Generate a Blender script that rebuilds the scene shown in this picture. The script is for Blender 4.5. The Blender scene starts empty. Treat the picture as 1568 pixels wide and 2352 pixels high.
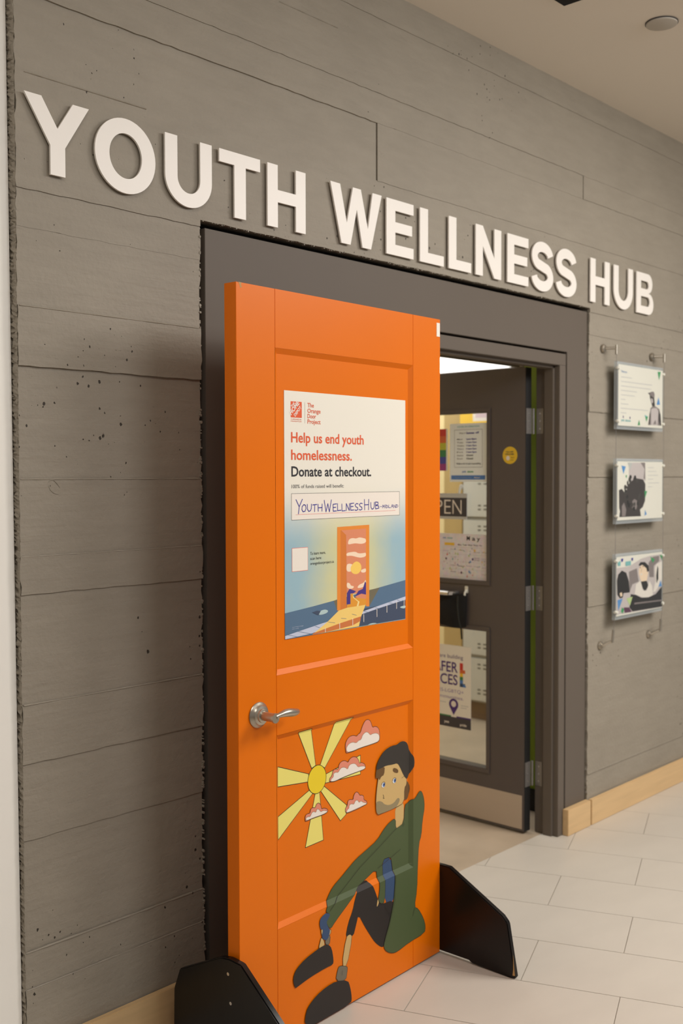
import bpy, bmesh, math, random
from mathutils import Vector, Matrix
random.seed(7)
PI = math.pi
scene = bpy.context.scene
COL = scene.collection

# ---------------------------------------------------------------- camera
YAW, PITCH, ROLL = 0.827566334, -0.0338273949, -0.00238920596
cam_d = bpy.data.cameras.new('camera')
cam_d.sensor_fit = 'VERTICAL'; cam_d.sensor_height = 36.0; cam_d.sensor_width = 24.0
cam_d.lens = 36.0 * 2451.27536 / 2352.0
cam_d.clip_start = 0.05
cam = bpy.data.objects.new('camera', cam_d); COL.objects.link(cam)
_f = Vector((math.sin(YAW) * math.cos(PITCH), math.cos(YAW) * math.cos(PITCH), math.sin(PITCH)))
_r = Vector((math.cos(YAW), -math.sin(YAW), 0)); _u = _r.cross(_f)
_r2 = _r * math.cos(ROLL) + _u * math.sin(ROLL); _u2 = -_r * math.sin(ROLL) + _u * math.cos(ROLL)
_m = Matrix((( _r2.x, _u2.x, -_f.x), (_r2.y, _u2.y, -_f.y), (_r2.z, _u2.z, -_f.z))).to_4x4()
_m.translation = Vector((0.0, -2.37133197, 1.54980777))
cam.matrix_world = _m
cam_d.dof.use_dof = True; cam_d.dof.focus_distance = 2.75; cam_d.dof.aperture_fstop = 3.6
scene.camera = cam

# ---------------------------------------------------------------- world, lights, exposure
w = bpy.data.worlds.new('world'); scene.world = w; w.use_nodes = True
bg = w.node_tree.nodes['Background']; bg.inputs[0].default_value = (1.0, 0.96, 0.91, 1); bg.inputs[1].default_value = 0.21
def area(name, loc, target, sx, sy, power, color=(1.0, 0.955, 0.905)):
    d = bpy.data.lights.new(name, 'AREA'); d.shape = 'RECTANGLE'; d.size = sx; d.size_y = sy; d.energy = power; d.color = color
    o = bpy.data.objects.new(name, d); COL.objects.link(o); o.location = loc
    o.rotation_euler = (Vector(target) - Vector(loc)).to_track_quat('-Z', 'Y').to_euler()
    return o
area('corridor_light', (4.35, -2.35, 3.12), (4.3, -1.9, 0), 1.8, 1.4, 112)
area('fill_light', (2.5, -3.1, 3.12), (3.2, -1.2, 0.6), 1.2, 1.2, 46, (0.97, 0.985, 1.0))  # added cool fill, brightens the notices and corridor side of the open door
area('lobby_light', (0.55, -1.75, 3.12), (0.9, -1.3, 0), 1.0, .8, 15)
area('office_light', (4.9, 2.6, 2.35), (4.9, 2.6, 0), 2.0, 2.4, 44, (0.96, 0.98, 1.0))
vs = scene.view_settings
scene.display_settings.display_device = 'sRGB'
vs.view_transform = 'Standard'; vs.look = 'None'; vs.gamma = 1.0; vs.use_curve_mapping = False; vs.exposure = 0.28

# ---------------------------------------------------------------- materials
def lin(c):
    return tuple(((v / 255) / 12.92 if v / 255 <= 0.04045 else ((v / 255 + 0.055) / 1.055) ** 2.4) for v in c)
MATS = {}
def mat(name, rgb, rough=0.6, metal=0.0, noise=0.0, nscale=6.0, bump=0.0, bscale=60.0, spec=0.5, stretch=(1, 1, 1), coat=0.0):
    m = bpy.data.materials.new(name); m.use_nodes = True; nt = m.node_tree; N = nt.nodes; L = nt.links
    b = N['Principled BSDF']; c = lin(rgb)
    b.inputs['Base Color'].default_value = (*c, 1); b.inputs['Roughness'].default_value = rough
    b.inputs['Metallic'].default_value = metal; b.inputs['Specular IOR Level'].default_value = spec
    b.inputs['Coat Weight'].default_value = coat; b.inputs['Coat Roughness'].default_value = 0.15
    if noise or bump:
        tc = N.new('ShaderNodeTexCoord'); mp = N.new('ShaderNodeMapping'); mp.inputs['Scale'].default_value = stretch
        L.new(tc.outputs['Object'], mp.inputs['Vector'])
    if noise:
        n = N.new('ShaderNodeTexNoise'); n.inputs['Scale'].default_value = nscale; n.inputs['Detail'].default_value = 5
        L.new(mp.outputs[0], n.inputs['Vector'])
        mx = N.new('ShaderNodeMix'); mx.data_type = 'RGBA'
        mx.inputs['A'].default_value = (*[v * (1 - noise) for v in c], 1); mx.inputs['B'].default_value = (*[min(1, v * (1 + noise)) for v in c], 1)
        L.new(n.outputs['Fac'], mx.inputs['Factor']); L.new(mx.outputs['Result'], b.inputs['Base Color'])
    if bump:
        n2 = N.new('ShaderNodeTexNoise'); n2.inputs['Scale'].default_value = bscale; n2.inputs['Detail'].default_value = 3
        L.new(mp.outputs[0], n2.inputs['Vector'])
        bp = N.new('ShaderNodeBump'); bp.inputs['Strength'].default_value = bump; bp.inputs['Distance'].default_value = 0.002
        L.new(n2.outputs['Fac'], bp.inputs['Height']); L.new(bp.outputs[0], b.inputs['Normal'])
    MATS[name] = m
    return m

def concrete():
    m = bpy.data.materials.new('concrete'); m.use_nodes = True; nt = m.node_tree; N = nt.nodes; L = nt.links
    b = N['Principled BSDF']; b.inputs['Roughness'].default_value = 0.6; b.inputs['Specular IOR Level'].default_value = 0.35
    g = N.new('ShaderNodeNewGeometry')
    def noise(scale, st, det=5, rough=0.55):
        mp = N.new('ShaderNodeMapping'); mp.inputs['Scale'].default_value = st; L.new(g.outputs['Position'], mp.inputs['Vector'])
        n = N.new('ShaderNodeTexNoise'); n.inputs['Scale'].default_value = scale; n.inputs['Detail'].default_value = det
        n.inputs['Roughness'].default_value = rough; L.new(mp.outputs[0], n.inputs['Vector']); return n.outputs['Fac']
    cloud = noise(2.2, (1, 1, 1.6)); fine = noise(22, (0.35, 1, 1.5)); grain = noise(30, (0.12, 1, 2.2), 4)
    lump = noise(70, (1, 1, 1), 3)
    a = N.new('ShaderNodeMix'); a.data_type = 'RGBA'; a.inputs['A'].default_value = (*lin(CONC_A), 1); a.inputs['B'].default_value = (*lin(CONC_B), 1)
    s = N.new('ShaderNodeMath'); s.operation = 'MULTIPLY_ADD'; s.inputs[1].default_value = 0.45
    L.new(fine, s.inputs[0])
    s2 = N.new('ShaderNodeMath'); s2.operation = 'MULTIPLY'; s2.inputs[1].default_value = 0.6; L.new(cloud, s2.inputs[0]); L.new(s2.outputs[0], s.inputs[2])
    L.new(s.outputs[0], a.inputs['Factor'])
    # pinholes left by air bubbles: sparse voronoi dots, thicker in some areas
    def pits(scale, thr, lo, hi):
        mp = N.new('ShaderNodeMapping'); mp.inputs['Scale'].default_value = (1, 0, 0.8); L.new(g.outputs['Position'], mp.inputs['Vector'])
        v = N.new('ShaderNodeTexVoronoi'); v.inputs['Scale'].default_value = scale
        wn = N.new('ShaderNodeTexNoise'); wn.inputs['Scale'].default_value = 160; L.new(mp.outputs[0], wn.inputs['Vector'])
        wa = N.new('ShaderNodeVectorMath'); wa.operation = 'MULTIPLY_ADD'; wa.inputs[1].default_value = (.006, .006, .006); L.new(wn.outputs['Color'], wa.inputs[0]); L.new(mp.outputs[0], wa.inputs[2]); L.new(wa.outputs[0], v.inputs['Vector'])
        sep = N.new('ShaderNodeSeparateColor'); L.new(v.outputs['Color'], sep.inputs[0])
        r = N.new('ShaderNodeMath'); r.operation = 'MULTIPLY'; L.new(sep.outputs[0], r.inputs[0])
        mask = N.new('ShaderNodeMapRange'); mask.inputs['From Min'].default_value = lo; mask.inputs['From Max'].default_value = hi
        L.new(noise(1.6, (1, 1, 1), 2), mask.inputs['Value']); L.new(mask.outputs[0], r.inputs[1])
        pw = N.new('ShaderNodeMath'); pw.operation = 'POWER'; pw.inputs[1].default_value = 3.0; L.new(r.outputs[0], pw.inputs[0])
        rad = N.new('ShaderNodeMath'); rad.operation = 'MULTIPLY'; rad.inputs[1].default_value = thr; L.new(pw.outputs[0], rad.inputs[0])
        lt = N.new('ShaderNodeMath'); lt.operation = 'SUBTRACT'; L.new(rad.outputs[0], lt.inputs[0]); L.new(v.outputs['Distance'], lt.inputs[1])
        st = N.new('ShaderNodeMapRange'); st.inputs['From Min'].default_value = 0.0; st.inputs['From Max'].default_value = 0.03
        L.new(lt.outputs[0], st.inputs['Value']); return st.outputs[0]
    p1 = pits(60, 0.25, 0.32, 0.60); p2 = pits(15, 0.085, 0.32, 0.60)
    pm = N.new('ShaderNodeMath'); pm.operation = 'MAXIMUM'; L.new(p1, pm.inputs[0]); L.new(p2, pm.inputs[1])
    d = N.new('ShaderNodeMix'); d.data_type = 'RGBA'; L.new(pm.outputs[0], d.inputs['Factor']); L.new(a.outputs['Result'], d.inputs['A'])
    d.inputs['B'].default_value = (*lin((62, 56, 48)), 1); L.new(d.outputs['Result'], b.inputs['Base Color'])
    h1 = N.new('ShaderNodeMath'); h1.operation = 'MULTIPLY'; h1.inputs[1].default_value = 0.5; L.new(grain, h1.inputs[0])
    h2 = N.new('ShaderNodeMath'); h2.operation = 'MULTIPLY_ADD'; h2.inputs[1].default_value = 0.6; L.new(lump, h2.inputs[0]); L.new(h1.outputs[0], h2.inputs[2])
    h3 = N.new('ShaderNodeMath'); h3.operation = 'MULTIPLY_ADD'; h3.inputs[1].default_value = -1.2; L.new(pm.outputs[0], h3.inputs[0]); L.new(h2.outputs[0], h3.inputs[2])
    bp = N.new('ShaderNodeBump'); bp.inputs['Strength'].default_value = 0.9; bp.inputs['Distance'].default_value = 0.0035
    L.new(h3.outputs[0], bp.inputs['Height']); L.new(bp.outputs[0], b.inputs['Normal'])
    MATS['concrete'] = m
CONC_A = (134, 126, 113); CONC_B = (166, 157, 142)
concrete()
def wood(name, rgb, ax=(1.2, 20, 14)):
    return mat(name, rgb, 0.45, noise=0.16, nscale=3.0, stretch=ax)
mat('white_wall', (250, 246, 238), 0.55, noise=0.02, bump=0.05, bscale=200)
mat('ceiling_paint', (240, 230, 216), 0.8, noise=0.02, nscale=2)
mat('letter_white', (246, 240, 232), 0.4)
mat('dark_paint', (104, 95, 86), 0.5, noise=0.03, nscale=3, spec=0.2)
mat('dark_leaf', (92, 84, 82), 0.42, noise=0.03, nscale=3, spec=0.35)
mat('black_gap', (16, 14, 12), 0.9)
wood('maple', (216, 182, 134))
mat('orange_paint', (230, 114, 0), 0.38, spec=0.22, noise=0.02, nscale=4, bump=0.04, bscale=150, coat=0.04)
mat('black_lacquer', (20, 16, 15), 0.3, noise=0.1, nscale=5, spec=0.3)
mat('raw_plywood', (190, 150, 95), 0.7, noise=0.2, nscale=30)
mat('brushed_nickel', (186, 178, 164), 0.32, metal=0.9, bump=0.05, bscale=300)
mat('chrome', (205, 203, 200), 0.2, metal=0.9)
mat('steel_plate', (196, 186, 178), 0.42, metal=0.75, noise=0.05, nscale=2, stretch=(1, 1, 12))
mat('hinge_steel', (150, 146, 142), 0.4, metal=0.7, noise=0.1, nscale=40)
mat('paper', (240, 234, 222), 0.55)
mat('paper_cool', (238, 243, 242), 0.5)
mat('tile', (202, 194, 182), 0.35, noise=0.07, nscale=3.5, stretch=(1, 2.4, 1), bump=0.05, bscale=40)
mat('grout', (150, 140, 126), 0.8)
mat('office_floor', (182, 164, 142), 0.4, noise=0.3, nscale=4)
mat('green_wall', (146, 170, 48), 0.6, noise=0.05)
mat('cream_wall', (236, 214, 160), 0.7)
mat('office_white', (238, 234, 226), 0.8)
mat('tan_wood', (186, 156, 100), 0.5, noise=0.1, nscale=3, stretch=(8, 8, 0.6))
mat('locker_grey', (200, 196, 186), 0.45)
mat('locker_dark', (150, 146, 138), 0.5)
mat('slot_dark', (70, 66, 62), 0.6)
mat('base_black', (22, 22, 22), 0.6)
mat('bag_black', (14, 13, 13), 0.85, noise=0.3, nscale=30, bump=0.3, bscale=80)
mat('bag_strap', (34, 34, 26), 0.8)
mat('hook_white', (232, 230, 218), 0.4)
mat('detector_white', (190, 182, 170), 0.6)
mat('wood_dark', (120, 92, 62), 0.6)
def flatm(n, rgb, r=0.5): return mat(n, rgb, r)
for n, c in dict(ray=(238, 224, 118), sun=(238, 208, 34), pink=(226, 138, 112), cwhite=(240, 230, 220), skin=(206, 172, 112), shirt=(52, 76, 112), black=(38, 32, 29),
        sock=(116, 108, 92), jacket=(74, 88, 52), beard=(148, 132, 98), haird=(104, 74, 38), hat=(50, 45, 40), ink=(38, 32, 26), eyewhite=(235, 235, 235), iris=(76, 110, 168),
        pblue=(84, 112, 140), pdark=(62, 74, 98), ptan=(112, 104, 82), porange=(232, 138, 44), porange2=(214, 120, 42), psky=(222, 138, 100), pcream=(248, 220, 190), pyel=(250, 206, 96),
        pviolet=(70, 48, 130), pgold=(226, 152, 44), pcream2=(246, 220, 150), pwhite=(196, 202, 222), pyel2=(244, 206, 116), prust=(206, 118, 60), pwhite2=(180, 202, 202),
        logo=(226, 88, 40), logotext=(222, 104, 70), textdark=(34, 32, 38), textgrey=(84, 82, 84), blueink=(40, 34, 150), redline=(230, 120, 110), boxpaper=(240, 230, 218), frameline=(110, 106, 100),
        fred=(206, 58, 44), forange=(216, 104, 54), fyellow=(190, 190, 60), fgreen=(60, 130, 80), fblue=(72, 74, 160), fpurple=(160, 60, 130), signdark=(66, 62, 66),
        violet=(76, 44, 122), lavender=(140, 120, 176), bar_blue=(84, 130, 196), pale_blue=(150, 168, 200), pale_grey=(196, 196, 192), sticker_yellow=(236, 196, 50),
        tri_green=(60, 160, 96), tri_blue=(90, 150, 210), photo_dark=(62, 54, 52), photo_mid=(140, 128, 126), photo_light=(206, 194, 192), photo_black=(28, 24, 24), faint=(206, 202, 200),
        tri_lime=(196, 216, 150), amber=(244, 196, 60), tri_teal=(130, 190, 190), pinkish=(220, 196, 204), plum=(96, 50, 80)).items(): flatm(n, c, 0.6)

def emis(name, col, s):
    m = bpy.data.materials.new(name); m.use_nodes = True; b = m.node_tree.nodes['Principled BSDF']
    b.inputs['Base Color'].default_value = (0.9, 0.9, 0.9, 1); b.inputs['Emission Color'].default_value = (*col, 1); b.inputs['Emission Strength'].default_value = s
    MATS[name] = m
emis('lamp_panel', (1, 0.98, 0.95), 2.6)
def clear(name, tint, fac, rough=0.03, haze=None):
    m = bpy.data.materials.new(name); m.use_nodes = True; nt = m.node_tree; N = nt.nodes; L = nt.links
    out = N['Material Output']; N.remove(N['Principled BSDF'])
    t = N.new('ShaderNodeBsdfTransparent'); t.inputs[0].default_value = (*tint, 1)
    g = N.new('ShaderNodeBsdfGlossy'); g.inputs['Roughness'].default_value = rough
    lw = N.new('ShaderNodeLayerWeight'); lw.inputs[0].default_value = 0.5
    pw = N.new('ShaderNodeMath'); pw.operation = 'POWER'; pw.inputs[1].default_value = 4.0; L.new(lw.outputs['Facing'], pw.inputs[0])
    ma = N.new('ShaderNodeMath'); ma.operation = 'MULTIPLY_ADD'; ma.inputs[1].default_value = fac * .6; ma.inputs[2].default_value = .03; L.new(pw.outputs[0], ma.inputs[0])
    mx = N.new('ShaderNodeMixShader'); L.new(ma.outputs[0], mx.inputs[0]); L.new(t.outputs[0], mx.inputs[1]); L.new(g.outputs[0], mx.inputs[2])
    last = mx
    if haze:
        d = N.new('ShaderNodeBsdfDiffuse'); d.inputs[0].default_value = (*haze[1], 1)
        m2 = N.new('ShaderNodeMixShader'); m2.inputs[0].default_value = haze[0]; L.new(mx.outputs[0], m2.inputs[1]); L.new(d.outputs[0], m2.inputs[2]); last = m2
    L.new(last.outputs[0], out.inputs['Surface']); MATS[name] = m
clear('glass', (0.93, 0.95, 0.94), 1.0)
clear('acrylic', (0.97, 0.985, 0.98), 0.8, haze=(0.35, (0.62, 0.66, 0.68)))
clear('acrylic_front', (0.98, 0.99, 0.985), 0.9)

def poster_bg():
    m = bpy.data.materials.new('poster_background'); m.use_nodes = True; nt = m.node_tree; N = nt.nodes; L = nt.links
    b = N['Principled BSDF']; b.inputs['Roughness'].default_value = 0.4
    tc = N.new('ShaderNodeTexCoord'); sp = N.new('ShaderNodeSeparateXYZ'); L.new(tc.outputs['Object'], sp.inputs[0])
    v = N.new('ShaderNodeMapRange'); v.interpolation_type = 'SMOOTHSTEP'; v.inputs['From Min'].default_value = 0.43; v.inputs['From Max'].default_value = 0.24; L.new(sp.outputs['Z'], v.inputs['Value'])
    dx = N.new('ShaderNodeMath'); dx.operation = 'SUBTRACT'; dx.inputs[1].default_value = 0.275; L.new(sp.outputs['X'], dx.inputs[0])
    ab = N.new('ShaderNodeMath'); ab.operation = 'ABSOLUTE'; L.new(dx.outputs[0], ab.inputs[0])
    h = N.new('ShaderNodeMapRange'); h.interpolation_type = 'SMOOTHSTEP'; h.inputs['From Min'].default_value = 0.05; h.inputs['From Max'].default_value = 0.24; L.new(ab.outputs[0], h.inputs['Value'])
    n = N.new('ShaderNodeTexNoise'); n.inputs['Scale'].default_value = 14; n.inputs['Detail'].default_value = 6; L.new(tc.outputs['Object'], n.inputs['Vector'])
    c1 = N.new('ShaderNodeMix'); c1.data_type = 'RGBA'; c1.inputs['A'].default_value = (*lin((212, 208, 158)), 1); c1.inputs['B'].default_value = (*lin((156, 188, 200)), 1)
    hn = N.new('ShaderNodeMath'); hn.operation = 'MULTIPLY_ADD'; hn.inputs[1].default_value = 0.5; hn.inputs[2].default_value = -0.25; L.new(n.outputs['Fac'], hn.inputs[0])
    hs = N.new('ShaderNodeMath'); hs.operation = 'ADD'; hs.use_clamp = True; L.new(h.outputs[0], hs.inputs[0]); L.new(hn.outputs[0], hs.inputs[1]); L.new(hs.outputs[0], c1.inputs['Factor'])
    c2 = N.new('ShaderNodeMix'); c2.data_type = 'RGBA'; c2.inputs['A'].default_value = (*lin((240, 234, 220)), 1); L.new(c1.outputs['Result'], c2.inputs['B']); L.new(v.outputs[0], c2.inputs['Factor'])
    L.new(c2.outputs['Result'], b.inputs['Base Color']); MATS['poster_background'] = m
poster_bg()
def calendar_mat():
    m = bpy.data.materials.new('calendar_print'); m.use_nodes = True; nt = m.node_tree; N = nt.nodes; L = nt.links
    b = N['Principled BSDF']; b.inputs['Roughness'].default_value = 0.5
    tc = N.new('ShaderNodeTexCoord'); v = N.new('ShaderNodeTexNoise'); v.inputs['Scale'].default_value = 60; v.inputs['Detail'].default_value = 3; L.new(tc.outputs['Object'], v.inputs['Vector'])
    hs = N.new('ShaderNodeMix'); hs.data_type = 'RGBA'; hs.inputs['Factor'].default_value = 0.28; hs.inputs['A'].default_value = (*lin((244, 236, 242)), 1); L.new(v.outputs['Color'], hs.inputs['B'])
    L.new(hs.outputs['Result'], b.inputs['Base Color']); MATS['calendar_print'] = m
calendar_mat()

# ---------------------------------------------------------------- mesh helpers
class MB:
    def __init__(s): s.v = []; s.f = []; s.m = []
    def add(s, verts, faces, mi=0):
        o = len(s.v); s.v += [tuple(p) for p in verts]; s.f += [tuple(i + o for i in f) for f in faces]; s.m += [mi] * len(faces); return s
    def box(s, x0, x1, y0, y1, z0, z1, mi=0):
        return s.add([(x0, y0, z0), (x1, y0, z0), (x1, y1, z0), (x0, y1, z0), (x0, y0, z1), (x1, y0, z1), (x1, y1, z1), (x0, y1, z1)],
                     [(0, 3, 2, 1), (4, 5, 6, 7), (0, 1, 5, 4), (1, 2, 6, 5), (2, 3, 7, 6), (3, 0, 4, 7)], mi)
    def prism(s, pts, fn, a, b, mi=0):
        n = len(pts)
        return s.add([fn(p, a) for p in pts] + [fn(p, b) for p in pts], [tuple(range(n))[::-1], tuple(range(n, 2 * n))] + [(i, (i + 1) % n, n + (i + 1) % n, n + i) for i in range(n)], mi)
    def tube(s, path, rad, seg=12, cap=True, mi=0):
        path = [Vector(p) for p in path]; n = len(path); rad = rad if isinstance(rad, (list, tuple)) else [rad] * n
        vs_ = []; up = None
        for i, p in enumerate(path):
            t = (path[min(i + 1, n - 1)] - path[max(i - 1, 0)]).normalized()
            if up is None: up = t.orthogonal().normalized()
            up = (up - t * up.dot(t)).normalized(); sd = t.cross(up)
            for k in range(seg):
                a = 2 * PI * k / seg; vs_.append(p + (up * math.cos(a) + sd * math.sin(a)) * rad[i])
        fs = [(i * seg + k, i * seg + (k + 1) % seg, (i + 1) * seg + (k + 1) % seg, (i + 1) * seg + k) for i in range(n - 1) for k in range(seg)]
        if cap: fs += [tuple(range(seg))[::-1], tuple(range((n - 1) * seg, n * seg))]
        return s.add(vs_, fs, mi)
    def build(s, name, mats, parent=None, bevel=0.0, smooth=False, loc=None):
        me = bpy.data.meshes.new(name); me.from_pydata(s.v, [], s.f); 
        for mm in (mats if isinstance(mats, (list, tuple)) else [mats]): me.materials.append(MATS[mm])
        for p, i in zip(me.polygons, s.m): p.material_index = i
        bm = bmesh.new(); bm.from_mesh(me)
        bmesh.ops.recalc_face_normals(bm, faces=bm.faces)
        if bevel:
            bmesh.ops.bevel(bm, geom=[e for e in bm.edges if len(e.link_faces) == 2 and e.calc_face_angle(0) > 0.5], offset=bevel, segments=2, affect='EDGES', clamp_overlap=True)
        bm.to_mesh(me); bm.free()
        if smooth:
            for p in me.polygons: p.use_smooth = True
            me.set_sharp_from_angle(angle=math.radians(38))
        o = bpy.data.objects.new(name, me); COL.objects.link(o)
        if parent is not None: o.parent = parent
        if loc is not None: o.location = loc
        return o
def empty(name, loc=(0, 0, 0), rz=0.0):
    o = bpy.data.objects.new(name, None); COL.objects.link(o); o.location = loc; o.rotation_euler = (0, 0, rz); o.empty_display_size = 0.05; return o
def tag(o, label, cat, group=None):
    o['label'] = label; o['category'] = cat
    if group: o['group'] = group
    return o
def struct(o, label=None):
    o['kind'] = 'structure'
    if label: o['label'] = label
    return o
def circle(cx, cy, rx, ry=None, n=32, a0=0): ry = ry or rx; return [(cx + rx * math.cos(a0 + 2 * PI * k / n), cy + ry * math.sin(a0 + 2 * PI * k / n)) for k in range(n)]
def ribbon(pts, wd):
    out = []
    for (x0, y0), (x1, y1) in zip(pts, pts[1:]):
        d = math.hypot(x1 - x0, y1 - y0) or 1e-6; nx, ny = -(y1 - y0) / d * wd / 2, (x1 - x0) / d * wd / 2; ex, ey = (x1 - x0) / d * wd * .3, (y1 - y0) / d * wd * .3
        out.append([(x0 - ex + nx, y0 - ey + ny), (x1 + ex + nx, y1 + ey + ny), (x1 + ex - nx, y1 + ey - ny), (x0 - ex - nx, y0 - ey - ny)])
    return out
def smooth_loop(pts, it=1):
    for _ in range(it):
        o = []
        for i in range(len(pts)):
            (x0, y0), (x1, y1) = pts[i], pts[(i + 1) % len(pts)]
            o += [(x0 * .75 + x1 * .25, y0 * .75 + y1 * .25), (x0 * .25 + x1 * .75, y0 * .25 + y1 * .75)]
        pts = o
    return pts
_tc = {}
def text_geo(body, bold=0.0):
    k = (body, bold)
    if k in _tc: return _tc[k]
    cu = bpy.data.curves.new('t', 'FONT'); cu.body = body; cu.size = 1.0; cu.offset = bold; cu.resolution_u = 3
    o = bpy.data.objects.new('t', cu); COL.objects.link(o); bpy.context.view_layer.update()
    me = o.to_mesh(); vs_ = [(v.co.x, v.co.y) for v in me.vertices]; fs = [tuple(p.vertices) for p in me.polygons]
    o.to_mesh_clear(); bpy.data.objects.remove(o); bpy.data.curves.remove(cu)
    _tc[k] = (vs_, fs); return _tc[k]
class Flat:
    """flat print: polygons in (u,v) on layers, mapped onto a surface"""
    def __init__(s): s.mb = MB(); s.mats = []
    def mi(s, m):
        if m not in s.mats: s.mats.append(m)
        return s.mats.index(m)
    def poly(s, m, pts, lay=1): s.mb.add([(u, v, lay) for u, v in pts], [tuple(range(len(pts)))], s.mi(m)); return s
    def rect(s, m, u0, u1, v0, v1, lay=1): return s.poly(m, [(u0, v0), (u1, v0), (u1, v1), (u0, v1)], lay)
    def line(s, m, pts, wd, lay=2, close=False):
        if close: pts = list(pts) + [pts[0]]
        for q in ribbon(pts, wd): s.poly(m, q, lay)
        return s
    def outline(s, m, u0, u1, v0, v1, wd, lay=2): return s.line(m, [(u0, v0), (u1, v0), (u1, v1), (u0, v1)], wd, lay, True)
    def text(s, m, body, u, v, width, cap, bold=0.02, lay=3, rot=0.0):
        vs_, fs = text_geo(body, bold); x0 = min(p[0] for p in vs_); x1 = max(p[0] for p in vs_)
        ch = max(p[1] for p in text_geo('H', bold)[0]); sx = width / (x1 - x0); sy = cap / ch; c, sn = math.cos(rot), math.sin(rot)
        out = []
        for x, y in vs_:
            a, b = (x - x0) * sx, y * sy; out.append((u + a * c - b * sn, v + a * sn + b * c, lay))
        s.mb.add(out, fs, s.mi(m)); return s
    def build(s, name, fn, parent=None, eps=0.00025, sub=None):
        me = bpy.data.meshes.new(name); me.from_pydata(s.mb.v, [], s.mb.f)
        for m in s.mats: me.materials.append(MATS[m])
        for p, i in zip(me.polygons, s.mb.m): p.material_index = i
        bm = bmesh.new(); bm.from_mesh(me)
        bmesh.ops.triangulate(bm, faces=[f for f in bm.faces if len(f.verts) > 4])
        if sub:
            for ax, val in sub:
                co = Vector((val, 0, 0)) if ax == 0 else Vector((0, val, 0)); no = Vector((1, 0, 0)) if ax == 0 else Vector((0, 1, 0))
                bmesh.ops.bisect_plane(bm, geom=bm.verts[:] + bm.edges[:] + bm.faces[:], plane_co=co, plane_no=no, dist=1e-6)
        for v in bm.verts: v.co = Vector(fn(v.co.x, v.co.y, v.co.z * eps))
        bm.normal_update(); bm.to_mesh(me); bm.free()
        o = bpy.data.objects.new(name, me); COL.objects.link(o)
        if parent is not None: o.parent = parent
        return o
# ---------------------------------------------------------------- measured outlines (metres, in the plane each lies on)
RAYS = [[(0.2342,0.8378),(0.2881,0.8385),(0.3071,0.73),(0.29,0.7251)],[(0.3898,0.8391),(0.4666,0.8398),(0.345,0.7147),(0.3257,0.7268)],[(0.1513,0.759),(0.2779,0.7119),(0.2753,0.6901),(0.151,0.7035)],[(0.1523,0.6204),(0.28,0.6654),(0.2945,0.6535),(0.1532,0.557)],[(0.3052,0.6527),(0.3229,0.6503),(0.3386,0.5095),(0.2629,0.5076)],[(0.3433,0.6623),(0.4405,0.5856),(0.4378,0.5588),(0.4128,0.5462),(0.3254,0.6557)],[(0.3489,0.6958),(0.5036,0.7199),(0.5034,0.6627),(0.3478,0.6706)]]
SUNCENTRE = [(0.3123,0.6892),(0.3509,0.6807),(0.3121,0.6494),(0.2739,0.6976),(0.3125,0.7296)]
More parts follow.
